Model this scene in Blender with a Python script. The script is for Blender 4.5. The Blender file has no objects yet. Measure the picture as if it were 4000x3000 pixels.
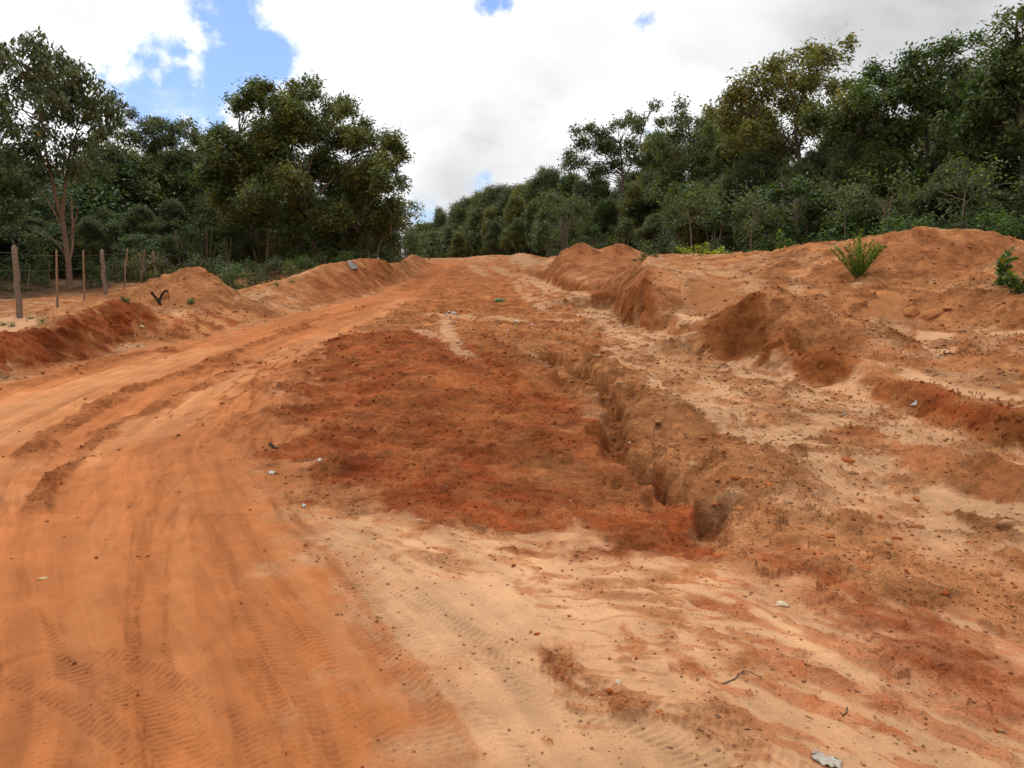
import bpy, math, random
import numpy as np
from mathutils import Vector, Matrix, geometry

random.seed(7)
RNG = np.random.default_rng(11)
SC = bpy.context.scene
COL = SC.collection

# ------------------------------------------------------------------ camera
EYE = 1.6
FPX = 1736.0                      # focal length in photo pixels (2212 wide frame)
PITCH = math.radians(7.87)
cam_d = bpy.data.cameras.new('camera')
cam_d.sensor_width = 36.0
cam_d.lens = 36.0 * FPX / 2212.0
cam_d.clip_start = 0.05
cam_d.clip_end = 3000.0
cam = bpy.data.objects.new('camera', cam_d)
cam.location = (0, 0, EYE)
cam.rotation_euler = (math.pi / 2 - PITCH, 0, 0)
COL.objects.link(cam)
SC.camera = cam

CP, SP = math.cos(PITCH), math.sin(PITCH)


def ray(px, py):
    """direction of the sight line through a point of the photo, scaled so that y = 1"""
    u = (px - 1106.0) / FPX
    v = (829.5 - py) / FPX
    x, y, z = u, CP + v * SP, -SP + v * CP
    return x / y, z / y


def at(px, py, d):
    """the point on that sight line at depth d metres along the ground"""
    rx, rz = ray(px, py)
    return (rx * d, d, EYE + rz * d)


# ------------------------------------------------------------------ sky, sun, exposure
SUN_EL, SUN_AZ = math.radians(62), math.radians(-25)     # azimuth from +Y (ahead), + to the right
w = bpy.data.worlds.new('World')
SC.world = w
w.use_nodes = True
nt = w.node_tree
for n in list(nt.nodes):
    nt.nodes.remove(n)
N, L = nt.nodes, nt.links


def nd(t, **k):
    n = N.new(t)
    for a, b in k.items():
        setattr(n, a, b)
    return n


def val(n, i, v):
    if hasattr(v, 'is_output') or isinstance(v, bpy.types.NodeSocket):
        L.new(v, n.inputs[i])
    else:
        n.inputs[i].default_value = v


def mth(op, a, b=0.0, c=None, clamp=False):
    n = nd('ShaderNodeMath', operation=op)
    n.use_clamp = clamp
    val(n, 0, a)
    val(n, 1, b)
    if c is not None:
        val(n, 2, c)
    return n.outputs[0]


def vmth(op, a, b, out=0):
    n = nd('ShaderNodeVectorMath', operation=op)
    val(n, 0, a)
    val(n, 1, b)
    return n.outputs[out]


def noise(vec, scale, detail=4, rough=0.55, dist=0.0):
    n = nd('ShaderNodeTexNoise')
    L.new(vec, n.inputs['Vector'])
    n.inputs['Scale'].default_value = scale
    n.inputs['Detail'].default_value = detail
    n.inputs['Roughness'].default_value = rough
    n.inputs['Distortion'].default_value = dist
    return n.outputs['Fac']


def smooth(x, lo, hi, o0=0.0, o1=1.0):
    n = nd('ShaderNodeMapRange', interpolation_type='SMOOTHSTEP')
    val(n, 0, x)
    n.inputs[1].default_value = lo
    n.inputs[2].default_value = hi
    n.inputs[3].default_value = o0
    n.inputs[4].default_value = o1
    return n.outputs[0]


def direction(px, py):
    rx, rz = ray(px, py)
    l = math.sqrt(rx * rx + 1 + rz * rz)
    return (rx / l, 1 / l, rz / l)


tc = nd('ShaderNodeTexCoord')
D = tc.outputs['Generated']
sky = nd('ShaderNodeTexSky', sky_type='NISHITA')
sky.sun_disc = False
sky.sun_elevation = SUN_EL
sky.sun_rotation = SUN_AZ
sky.air_density = 1.0
sky.dust_density = 1.3
sky.ozone_density = 2.0
# ragged edge of the clouds
n_big = noise(D, 9.0, 7, 0.62)
n_fine = noise(D, 38.0, 6, 0.6)
rag = mth('ADD', mth('MULTIPLY', mth('SUBTRACT', n_big, 0.5), 0.14), mth('MULTIPLY', mth('SUBTRACT', n_fine, 0.5), 0.038))
HOLES = [(515, 75, 78), (545, 110, 78), (480, 160, 95), (390, 190, 88), (310, 205, 82), (250, 200, 55), (400, 110, 40), (505, 0, 70), (440, 215, 90), (385, 105, 66), (325, 135, 56), (445, 65, 54), (480, 255, 62), (300, 125, 46), (205, 150, 36), (440, 40, 30), (600, 120, 30), (225, 165, 40),
         (350, 260, 60), (440, 240, 60), (1062, 8, 24), (1092, 2, 20), (1390, 43, 22), (1055, 385, 8), (915, 478, 24), (1405, 290, 16)]
hole = None
for (hx, hy, hr) in HOLES:
    dist_ = vmth('DISTANCE', D, direction(hx, hy), 1)
    e = mth('SUBTRACT', dist_, hr / FPX * 0.93 - (0.014 if hr > 30 else 0))
    if hole is None:
        hole = e
    else:
        n = nd('ShaderNodeMath', operation='SMOOTH_MIN')
        val(n, 0, hole); val(n, 1, e); n.inputs[2].default_value = 0.01
        hole = n.outputs[0]
edge = mth('ADD', hole, rag)
cloud = smooth(edge, -0.013, 0.011)
# faint wisps inside the open blue
mp = nd('ShaderNodeMapping'); L.new(D, mp.inputs[0]); mp.inputs['Scale'].default_value = (1.0, 1.0, 3.5)
wisp = smooth(noise(mp.outputs[0], 7.0, 6, 0.6), 0.60, 0.88, 0.0, 0.4)
cloud = mth('MAXIMUM', cloud, wisp)
# grey undersides
GREY = [(1990, 20, 400, 0.34), (1800, 60, 220, 0.12), (1120, 250, 210, 0.17), (1000, 370, 200, 0.17), (960, 430, 130, 0.16), (1500, 190, 200, 0.10), (60, 110, 120, 0.10), (2150, 90, 200, .10)]
mpg = nd('ShaderNodeMapping'); L.new(D, mpg.inputs[0]); mpg.inputs['Scale'].default_value = (1.0, 1.0, 1.6)
ng = noise(mpg.outputs[0], 5.0, 6, 0.55, 0.3)
grey = mth('MULTIPLY', smooth(ng, 0.44, 0.62), 0.20)
for (gx, gy, gr, ga) in GREY:
    dist_ = vmth('DISTANCE', D, direction(gx, gy), 1)
    dj = mth('ADD', dist_, mth('MULTIPLY', mth('SUBTRACT', ng, 0.5), 0.22))
    grey = mth('ADD', grey, smooth(dj, 0.0, gr / FPX, ga, 0.0))
lum = mth('SUBTRACT', 0.95, mth('MINIMUM', grey, 0.72))
CLOUD_GAIN = 10.0
cc = nd('ShaderNodeCombineColor')
val(cc, 0, mth('MULTIPLY', lum, CLOUD_GAIN * 0.985)); val(cc, 1, mth('MULTIPLY', lum, CLOUD_GAIN)); val(cc, 2, mth('MULTIPLY', lum, CLOUD_GAIN * 1.02))
mx = nd('ShaderNodeMix', data_type='RGBA')
L.new(cloud, mx.inputs[0])
skyg = nd('ShaderNodeMix', data_type='RGBA', blend_type='MULTIPLY'); skyg.inputs[0].default_value = 1.0
L.new(sky.outputs[0], skyg.inputs[6]); skyg.inputs[7].default_value = (.80, .93, 1.22, 1)
L.new(skyg.outputs[2], mx.inputs[6]); L.new(cc.outputs[0], mx.inputs[7])
bg = nd('ShaderNodeBackground'); bg.inputs[1].default_value = 0.1
L.new(mx.outputs[2], bg.inputs[0])
wo = nd('ShaderNodeOutputWorld'); L.new(bg.outputs[0], wo.inputs[0])

sun_d = bpy.data.lights.new('sun', 'SUN')
sun_d.energy = 1.3
sun_d.angle = math.radians(14)
sun_d.color = (1.0, 0.96, 0.9)
sun = bpy.data.objects.new('sun', sun_d)
sd = Vector((math.sin(SUN_AZ) * math.cos(SUN_EL), math.cos(SUN_AZ) * math.cos(SUN_EL), math.sin(SUN_EL)))
sun.rotation_euler = (-sd).to_track_quat('-Z', 'Y').to_euler()
sun.location = (0, 0, 60)
COL.objects.link(sun)

vs = SC.view_settings
vs.view_transform = 'Standard'
vs.look = 'None'
vs.gamma = 1.0
vs.use_curve_mapping = False
vs.exposure = 0.38
SC.cycles.use_denoising = True
SC.cycles.max_bounces = 6
SC.cycles.diffuse_bounces = 3
SC.cycles.transparent_max_bounces = 4
try:
    SC.cycles.denoiser = 'OPENIMAGEDENOISE'
except Exception:
    pass


# ------------------------------------------------------------------ helpers
def tag(o, label=None, cat=None, group=None, kind=None):
    if label: o['label'] = label
    if cat: o['category'] = cat
    if group: o['group'] = group
    if kind: o['kind'] = kind
    return o


def empty(name, loc=(0, 0, 0)):
    o = bpy.data.objects.new(name, None)
    o.location = loc
    o.empty_display_size = 0.2
    COL.objects.link(o)
    return o


def mesh_np(name, V, F, mat, parent=None, loc=None, col=None, smooth_=False, sizes=None):
    """one mesh object from numpy arrays; F is (n,k) or a flat list with sizes"""
    me = bpy.data.meshes.new(name)
    V = np.asarray(V, np.float32).reshape(-1, 3)
    me.vertices.add(len(V))
    me.vertices.foreach_set('co', V.ravel())
    if sizes is None:
        F = np.asarray(F, np.int32)
        k = F.shape[1]
        nf = len(F)
        starts = np.arange(nf, dtype=np.int32) * k
        flat = F.ravel()
    else:
        flat = np.asarray(F, np.int32)
        sizes = np.asarray(sizes, np.int32)
        nf = len(sizes)
        starts = np.concatenate([[0], np.cumsum(sizes)[:-1]]).astype(np.int32)
    me.loops.add(len(flat))
    me.loops.foreach_set('vertex_index', flat)
    me.polygons.add(nf)
    me.polygons.foreach_set('loop_start', starts)
    me.update(calc_edges=True)
    if smooth_:
        me.polygons.foreach_set('use_smooth', np.ones(nf, bool))
    if col is not None:
        a = me.attributes.new('Col', 'FLOAT_COLOR', 'POINT')
        c = np.ones((len(V), 4), np.float32)
        c[:, :np.shape(col)[1]] = col
        a.data.foreach_set('color', c.ravel())
    me.materials.append(mat)
    o = bpy.data.objects.new(name, me)
    COL.objects.link(o)
    if loc is not None: o.location = loc
    if parent is not None: o.parent = parent
    return o


def _hash(ix, iy, seed):
    h = (ix.astype(np.int64) * 374761393 + iy.astype(np.int64) * 668265263 + seed * 974634777) & 0xffffffff
    h = ((h ^ (h >> 13)) * 1274126177) & 0xffffffff
    h = (h ^ (h >> 16)) & 0xffffffff
    return h


def pn(x, y, seed=0):
    """2-d gradient noise, about -1..1"""
    x = np.asarray(x, np.float64); y = np.asarray(y, np.float64)
    ix = np.floor(x); iy = np.floor(y)
    fx = x - ix; fy = y - iy
    ix = ix.astype(np.int64); iy = iy.astype(np.int64)
    sx = fx * fx * fx * (fx * (fx * 6 - 15) + 10)
    sy = fy * fy * fy * (fy * (fy * 6 - 15) + 10)

    def g(dx, dy):
        a = _hash(ix + dx, iy + dy, seed) * (2 * math.pi / 4294967296.0)
        return np.cos(a) * (fx - dx) + np.sin(a) * (fy - dy)
    a = g(0, 0); b = g(1, 0); c = g(0, 1); d = g(1, 1)
    return 1.5 * ((a + (b - a) * sx) * (1 - sy) + (c + (d - c) * sx) * sy)


def fbm(x, y, seed=0, o=4, gain=0.5):
    s = 0; a = 1.0; f = 1.0
    for k in range(o):
        s = s + a * pn(x * f + 17.3 * k, y * f - 9.1 * k, seed + k)
        a *= gain; f *= 2.03
    return s


def sstep(a, b, x):
    t = np.clip((x - a) / (b - a), 0, 1)
    return t * t * (3 - 2 * t)


# ------------------------------------------------------------------ terrain: surveyed lines -> heights
def zb(y):
    y = np.asarray(y, float)
    return np.where(y < 66, 0.0445 * np.maximum(y - 2, 0), 2.848 - 0.02 * np.minimum(y - 66, 60))


def on_h(px, py, h):
    """where a sight line meets the long even slope raised by h"""
    rx, rz = ray(px, py)
    d = np.arange(1.0, 90.0, 0.01)
    k = np.nonzero(EYE + rz * d <= zb(d) + h)[0]
    d = float(d[k[0]]) if len(k) else 90.0
    return (rx * d, d, float(zb(d)) + h)


def at_h(px, d, h):
    z = float(zb(d)) + h
    rz = (z - EYE) / d
    v = (rz * CP + SP) / (CP - rz * SP)
    return ((px - 1106.0) / FPX / (CP + v * SP) * d, d, z)


BREAK = []


def line(pts, how='h', step=0.14):
    P = [(on_h(*p) if how == 'h' else at(*p) if how == 'd' else at_h(*p)) for p in pts]
    P = np.array(P)
    for a, b in zip(P[:-1], P[1:]):
        n = max(1, int(np.linalg.norm(b - a) / (step * (1 + a[1] / 20))))
        for k in range(n):
            BREAK.append(a + (b - a) * k / n)
    BREAK.append(P[-1])
    return P


# left bank: foot, crest, the strip behind it, the cone and the long bank beyond
FOOT_L = line([(-900, 1010, 0), (-500, 930, 0), (-150, 868, 0), (0, 826, 0), (125, 788, 0), (275, 746, 0), (425, 729, 0), (553, 692, 0), (640, 672, 0), (728, 652, 0), (803, 636, 0), (875, 609, 0), (915, 584, 0), (938, 566, 0)])
CR_L = np.vstack([line([(-900, 6.6, .45), (-500, 7.6, .5), (-150, 9.0, .52)], 'r'), line([(0, 714, 9.95), (75, 712, 10.6), (150, 688, 11.5), (212, 659, 12.7), (250, 645, 13.3), (275, 652, 13.3), (294, 704, 12.8)], 'd')])
line([(-900, 9, .05), (-500, 10, .06), (0, 12.6, .06), (75, 13.4, .06), (150, 15, .06), (215, 16.2, .08)], 'r')
CONE = line([(265, 627, 17.3), (312, 607, 17.3), (370, 594, 17), (392, 582, 17), (408, 576, 17), (425, 574, 17), (438, 580, 17), (446, 604, 16.8), (487, 627, 16.9), (510, 640, 17.2)], 'd')
line([(300, 688, 14.9), (340, 682, 15.2), (425, 688, 15.2), (500, 662, 16.6)], 'd')
line([(325, 652, 15.9), (380, 650, 16), (440, 652, 16)], 'd')
line([(270, 19, -.1), (425, 19, -.1), (500, 19.2, -.05)], 'r')
CR_L2 = line([(520, 638, 18.2), (553, 617, 20), (628, 600, 21.5), (673, 582, 23), (708, 569, 24.5), (778, 559, 26.5), (805, 556, 28), (835, 563, 29.5), (845, 571, 31), (866, 564, 36)], 'd')
CR_L3 = line([(866, 564, 38), (878, 555, 42), (890, 547, 44), (910, 551, 44.5), (925, 561, 46)], 'd')
line([(553, 23, .15), (628, 24.5, .35), (708, 28, .5), (805, 32, .6), (850, 36, .4), (880, 49, .2)], 'r')
line([(44, 688, 16.9), (124, 666, 19.5)], 'd'); line([(182, 654, 22), (229, 647, 24.6)], 'd')
line([(100, 625, 28), (150, 613, 30), (250, 612, 30)], 'd')
line([(60, 645, 22), (130, 640, 23)], 'd')
# crest of the road
line([(938, 559, 66), (1000, 557, 66), (1030, 553, 66), (1070, 550, 66), (1110, 552, 64)], 'd')
line([(850, 80, -.5), (1000, 80, -.6), (1300, 80, -.3)], 'r')
# right: ditch wall, pillar, spur
FOOT_R = line([(1131, 590, -.05), (1168, 606, -.08), (1218, 628, -.1), (1281, 648, -.1), (1318, 663, -.1), (1346, 696, -.1), (1388, 717, -.1), (1440, 714, -.05), (1500, 748, -.08), (1526, 773, -.08), (1568, 783, -.08), (1603, 774, -.05),
               (1658, 788, -.05), (1713, 796, -.05), (1721, 820, -.08), (1751, 843, -.08), (1795, 828, -.03), (1850, 808, .1), (1894, 862, -.05), (1955, 895, -.05), (1988, 901, -.05), (2043, 923, -.05), (2095, 939, -.05), (2117, 972, -.08), (2212, 985, -.08), (2400, 1012, -.08), (2800, 1080, -.1)])
WALL = line([(1131, 581, 39.6), (1181, 586, 32.4), (1231, 607, 26.5), (1281, 621, 23.35), (1331, 632, 19.4), (1352, 633, 17.1)], 'd')
line([(1358, 622, 16.7), (1372, 606, 16.1), (1385, 592, 15.55), (1397, 600, 15.4), (1412, 640, 15.3), (1425, 672, 15.25)], 'd')
line([(1446, 676, 15.2), (1480, 688, 14.6), (1515, 692, 13.6)], 'd')
BOWL_F = line([(1470, 664, 15.6), (1510, 678, 15.2), (1545, 681, 15.0), (1580, 668, 14.9)], 'd')
line([(1478, 640, 16.2), (1495, 613, 16.6), (1540, 607, 16.7), (1592, 625, 16)], 'd')
T1 = line([(1520, 700, 12.1), (1528, 690, 12.1), (1580, 657, 11.85), (1640, 628, 11.7), (1662, 616, 12.2), (1700, 650, 11.7), (1720, 662, 11.55), (1800, 682, 11.3), (1900, 703, 11.1), (1966, 732, 10.7), (2020, 756, 10.4)], 'd')
F1 = line([(1699, 705, 10.95), (1718, 738, 10.3), (1790, 752, 9.7), (1859, 778, 9.45), (1894, 823, 8.75), (1988, 828, 8.1), (2070, 867, 7.5), (2153, 881, 7.0), (2212, 883, 6.75), (2400, 905, 6.5), (2800, 960, 6.0)], 'd')
line([(1600, 640, 14.5), (1700, 640, 14.6), (1800, 645, 14.1)], 'd')
line([(1659, 588, 16.6), (1760, 588, 16), (1856, 606, 15), (1950, 612, 14.5), (2050, 612, 14.3), (2134, 615, 13.2), (2212, 637, 12.2), (2400, 650, 11.6), (2700, 690, 10.8)], 'd')
line([(1820, 678, 13.1), (1880, 692, 12.9), (1946, 697, 12.8)], 'd')
line([(1840, 640, 13.8), (1900, 634, 13.9), (1965, 640, 13.6)], 'd')
line([(1975, 700, 12.6), (2059, 712, 12.3), (2134, 704, 12.0), (2212, 713, 11.6), (2400, 730, 11.2)], 'd')
line([(1930, 724, 12.2), (1990, 724, 12.2), (2059, 730, 11.8)], 'd')
line([(2000, 752, 11.2), (2030, 764, 10.9), (2060, 750, 11.2)], 'd')
line([(2134, 722, 11.3), (2212, 722, 11.2)], 'd')
SPK = line([(2066, 758, 10.2), (2090, 734, 10.3), (2134, 729, 10.2), (2212, 728, 10.0), (2400, 735, 9.6), (2700, 770, 9)], 'd')
line([(1925, 790, 9.8), (1965, 810, 9.3), (2043, 835, 8.8), (2100, 850, 8.5), (2212, 868, 7.9), (2400, 890, 7.5)], 'd')
# right: big heap and the others along the trees
BIG = line([(1659, 547, 19.5), (1709, 534, 18.2), (1744, 523, 17.7), (1776, 529, 17.7), (1809, 523, 17.4), (1884, 509, 16.7), (1926, 502, 16.4), (1989, 492, 16.1), (2034, 494, 16), (2121, 497, 16), (2159, 506, 15.9), (2212, 523, 15.7), (2300, 548, 15.6), (2450, 600, 15)], 'd')
line([(1640, 22, .3), (1744, 21, .4), (1900, 20.5, .5), (2050, 20.5, .5), (2212, 20, .5), (2450, 19, .3)], 'r')
line([(1380, 575, 19), (1406, 552, 20.4), (1451, 547, 20.6), (1500, 548, 20.6), (1530, 553, 20.6), (1580, 571, 20.4), (1625, 566, 20)], 'd')
line([(1451, 23.5, .4), (1530, 23.5, .4), (1620, 23.5, .3)], 'r')
line([(1400, 582, 17.6), (1450, 588, 17.4), (1530, 590, 17.6), (1600, 600, 17)], 'd')
line([(1240, 597, 28), (1300, 602, 24), (1355, 602, 19.5)], 'd')
HEAP1 = line([(1209, 544, 32), (1235, 528, 32), (1251, 521, 32), (1262, 526, 32), (1275, 535, 31.6), (1296, 541, 32.5)], 'd')
HEAP2 = line([(1300, 540, 32.6), (1315, 530, 33), (1338, 523, 33), (1357, 529, 33), (1383, 542, 33)], 'd')
line([(1296, 541, 32.5), (1292, 549, 31.4), (1288, 558, 30.4)], 'd')
line([(1195, 568, 30), (1251, 573, 29), (1300, 571, 29), (1350, 571, 29.5), (1395, 560, 29)], 'd')
line([(1200, 36, .3), (1251, 35.5, .3), (1338, 36.5, .3), (1400, 36, .3)], 'r')
HEAP3 = line([(1095, 556, 47), (1108, 549, 47), (1121, 546, 47), (1145, 549, 46), (1168, 556, 45)], 'd')
line([(1095, 568, 45), (1140, 572, 43), (1180, 570, 41)], 'd')
line([(1100, 50, .2), (1150, 50, .2)], 'r')
line([(1180, 556, 42), (1205, 552, 39)], 'd')

BREAK = np.array(BREAK)
EXCL = np.array([p[:2] for p in FOOT_R] + [(30, 5), (30, 19)] + [at_h(2450, 19, .3)[:2], at_h(1640, 22, .3)[:2], at_h(1400, 36, 0)[:2], at_h(1150, 50, 0)[:2]])


def inside(x, y, P):
    r = np.zeros(np.shape(x), bool)
    n = len(P)
    for i in range(n):
        x0, y0 = P[i]; x1, y1 = P[(i + 1) % n]
        if y0 == y1: continue
        c = ((y0 > y) != (y1 > y)) & (x < (x1 - x0) * (y - y0) / (y1 - y0) + x0)
        r ^= c
    return r


pts = []
g = [(x, y) for y in np.arange(-14, 24, 1.3) for x in np.arange(-44, 44.1, 1.3)] + [(x, y) for y in np.arange(24.5, 104, 3.0) for x in np.arange(-62, 62.1, 3.0)]
g = np.array(g) + RNG.uniform(-.2, .2, (len(g), 2))
keep = ~inside(g[:, 0], g[:, 1], EXCL)
dmin = np.full(len(g), 1e9)
for k in range(0, len(BREAK), 200):
    b = BREAK[k:k + 200]
    dmin = np.minimum(dmin, np.sqrt(((g[:, None, :] - b[None, :, :2]) ** 2).sum(2)).min(1))
keep &= dmin > 0.9 + g[:, 1] * 0.015
g = g[keep]
# side ground rises gently towards the woods
gz = zb(g[:, 1]) + 0.06 * pn(g[:, 0] / 4, g[:, 1] / 4, 3) + np.where(g[:, 0] > 3, 0.35 * sstep(5, 12, g[:, 0]) * sstep(14, 22, g[:, 1]), 0) + 0.25 * sstep(-17, -24, g[:, 0])
gz += -0.15 * sstep(-9, -12, g[:, 0]) * (1 - sstep(-16, -22, g[:, 0])) * sstep(18, 24, g[:, 1])
# the floor of the sandy ditch lies a little low
TP = np.vstack([BREAK, np.column_stack([g, gz])])
TP[:, :2] += RNG.uniform(-.004, .004, (len(TP), 2))
vo, eo, fo, ov, oe, of = geometry.delaunay_2d_cdt([Vector((float(p[0]), float(p[1]))) for p in TP], [], [], 0, 1e-5)
idx = np.array([o[0] for o in ov])
TV = np.array([(v[0], v[1]) for v in vo])
TZ = TP[idx, 2]
CS = 0.05
GX0, GY0, GX1, GY1 = -60.0, -13.0, 60.0, 100.0
NX, NY = int((GX1 - GX0) / CS), int((GY1 - GY0) / CS)
RZ = np.zeros((NY, NX), np.float32)
RZ[:] = zb(GY0 + (np.arange(NY) + .5) * CS)[:, None]
for f in fo:
    a, b, c = f
    x0, y0 = TV[a]; x1, y1 = TV[b]; x2, y2 = TV[c]
    den = (y1 - y2) * (x0 - x2) + (x2 - x1) * (y0 - y2)
    if abs(den) < 1e-9: continue
    i0 = max(0, int((min(x0, x1, x2) - GX0) / CS)); i1 = min(NX, int((max(x0, x1, x2) - GX0) / CS) + 2)
    j0 = max(0, int((min(y0, y1, y2) - GY0) / CS)); j1 = min(NY, int((max(y0, y1, y2) - GY0) / CS) + 2)
    if i0 >= i1 or j0 >= j1: continue
    X = (GX0 + (np.arange(i0, i1) + .5) * CS)[None, :]; Y = (GY0 + (np.arange(j0, j1) + .5) * CS)[:, None]
    l0 = ((y1 - y2) * (X - x2) + (x2 - x1) * (Y - y2)) / den
    l1 = ((y2 - y0) * (X - x2) + (x0 - x2) * (Y - y2)) / den
    l2 = 1 - l0 - l1
    m = (l0 >= -1e-6) & (l1 >= -1e-6) & (l2 >= -1e-6)
    RZ[j0:j1, i0:i1][m] = (l0 * TZ[a] + l1 * TZ[b] + l2 * TZ[c])[m]


def blur(A, r):
    for ax in (0, 1):
        c = np.cumsum(np.concatenate([np.repeat(np.take(A, [0], ax), r + 1, ax), A, np.repeat(np.take(A, [-1], ax), r, ax)], ax), ax, dtype=np.float64)
        n = A.shape[ax]
        A = ((np.take(c, range(2 * r + 1, 2 * r + 1 + n), ax) - np.take(c, range(n), ax)) / (2 * r + 1)).astype(np.float32)
    return A


B1 = blur(RZ, 1)
B3 = blur(blur(RZ, 2), 1)
yy = (GY0 + (np.arange(NY) + .5) * CS)[:, None]
wgt = sstep(18, 34, yy)
RZ = (B1 * (1 - wgt) + B3 * wgt).astype(np.float32)
SLX = np.abs(np.gradient(RZ, CS, axis=1)); SLY = np.abs(np.gradient(RZ, CS, axis=0))
SL = blur(np.sqrt(SLX ** 2 + SLY ** 2).astype(np.float32), 2)


def bil(A, x, y):
    fx = np.clip((x - GX0) / CS - .5, 0, NX - 1.001); fy = np.clip((y - GY0) / CS - .5, 0, NY - 1.001)
    i = fx.astype(np.int64); j = fy.astype(np.int64)
    a = fx - i; b = fy - j
    return (A[j, i] * (1 - a) + A[j, i + 1] * a) * (1 - b) + (A[j + 1, i] * (1 - a) + A[j + 1, i + 1] * a) * b


def Z0(x, y):
    x = np.asarray(x, float); y = np.asarray(y, float)
    ins = (x > GX0 + .5) & (x < GX1 - .5) & (y > GY0 + .5) & (y < GY1 - .5)
    return np.where(ins, bil(RZ, x, y), zb(y))


_DD = np.concatenate([np.arange(1.0, 30, 0.02), np.arange(30, 95, 0.06)])


def hit(px, py):
    """where a sight line meets the ground"""
    rx, rz = ray(px, py)
    x = rx * _DD
    k = np.nonzero(EYE + rz * _DD <= Z0(x, _DD))[0]
    d = float(_DD[k[0]]) if len(k) else 95.0
    return (rx * d, d)


def path(pts):
    return np.array([hit(*p[:2]) for p in pts])


def along(x, y, P, reach):
    """distance to a path on the ground, length along it and side, only where nearer than reach"""
    d = np.full(x.shape, 1e9); s = np.zeros(x.shape); sd_ = np.zeros(x.shape)
    m = np.nonzero((x > P[:, 0].min() - reach) & (x < P[:, 0].max() + reach) & (y > P[:, 1].min() - reach) & (y < P[:, 1].max() + reach))[0]
    if len(m) == 0: return m, d[m], s[m], sd_[m]
    X = x[m]; Y = y[m]
    D_ = np.full(len(m), 1e9); S = np.zeros(len(m)); SG = np.zeros(len(m))
    acc = 0.0
    for a, b in zip(P[:-1], P[1:]):
        e = b - a; l = math.hypot(*e)
        if l < 1e-6: continue
        t = np.clip(((X - a[0]) * e[0] + (Y - a[1]) * e[1]) / (l * l), 0, 1)
        dx = X - a[0] - t * e[0]; dy = Y - a[1] - t * e[1]
        dd = np.sqrt(dx * dx + dy * dy)
        u = dd < D_
        D_[u] = dd[u]; S[u] = (acc + t * l)[u]
        SG[u] = np.sign(e[0] * dy - e[1] * dx)[u]
        acc += l
    return m, D_, S, SG


def curve(P, n=8):
    """smooth a path (Catmull-Rom)"""
    P = np.asarray(P)
    Q = np.vstack([2 * P[0] - P[1], P, 2 * P[-1] - P[-2]])
    out = []
    for i in range(1, len(Q) - 2):
        p0, p1, p2, p3 = Q[i - 1:i + 3]
        for k in range(n):
            t = k / n
            out.append(.5 * (2 * p1 + (p2 - p0) * t + (2 * p0 - 5 * p1 + 4 * p2 - p3) * t * t + (3 * p1 - p0 - 3 * p2 + p3) * t ** 3))
    out.append(P[-1])
    return np.array(out)


def worley(x, y, seed):
    """distance to the nearest of scattered cell points, and that cell's random number"""
    ix = np.floor(x).astype(np.int64); iy = np.floor(y).astype(np.int64)
    best = np.full(x.shape, 9.0); rnd = np.zeros(x.shape)
    for dx in (-1, 0, 1):
        for dy in (-1, 0, 1):
            h = _hash(ix + dx, iy + dy, seed); h2 = _hash(ix + dx, iy + dy, seed + 77)
            d = (ix + dx + (h & 0xffff) / 65536.0 - x) ** 2 + (iy + dy + (h >> 16) / 65536.0 - y) ** 2
            m = d < best
            best = np.where(m, d, best); rnd = np.where(m, h2 / 4294967296.0, rnd)
    return np.sqrt(best), rnd


# soils (base colours)
SAND = np.array((.45, .236, .116)); PALE = np.array((.485, .266, .137)); ROAD = np.array((.385, .127, .041)); ROADP = np.array((.44, .180, .071))
RED = np.array((.275, .062, .0165)); DRED = np.array((.215, .043, .0115)); BROWN = np.array((.29, .093, .028)); TAN = np.array((.39, .156, .057))
HEAP = np.array((.340, .130, .047)); CLOD = np.array((.25, .092, .032)); HUMUS = np.array((.080, .045, .024)); MID = np.array((.37, .148, .056))

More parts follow.
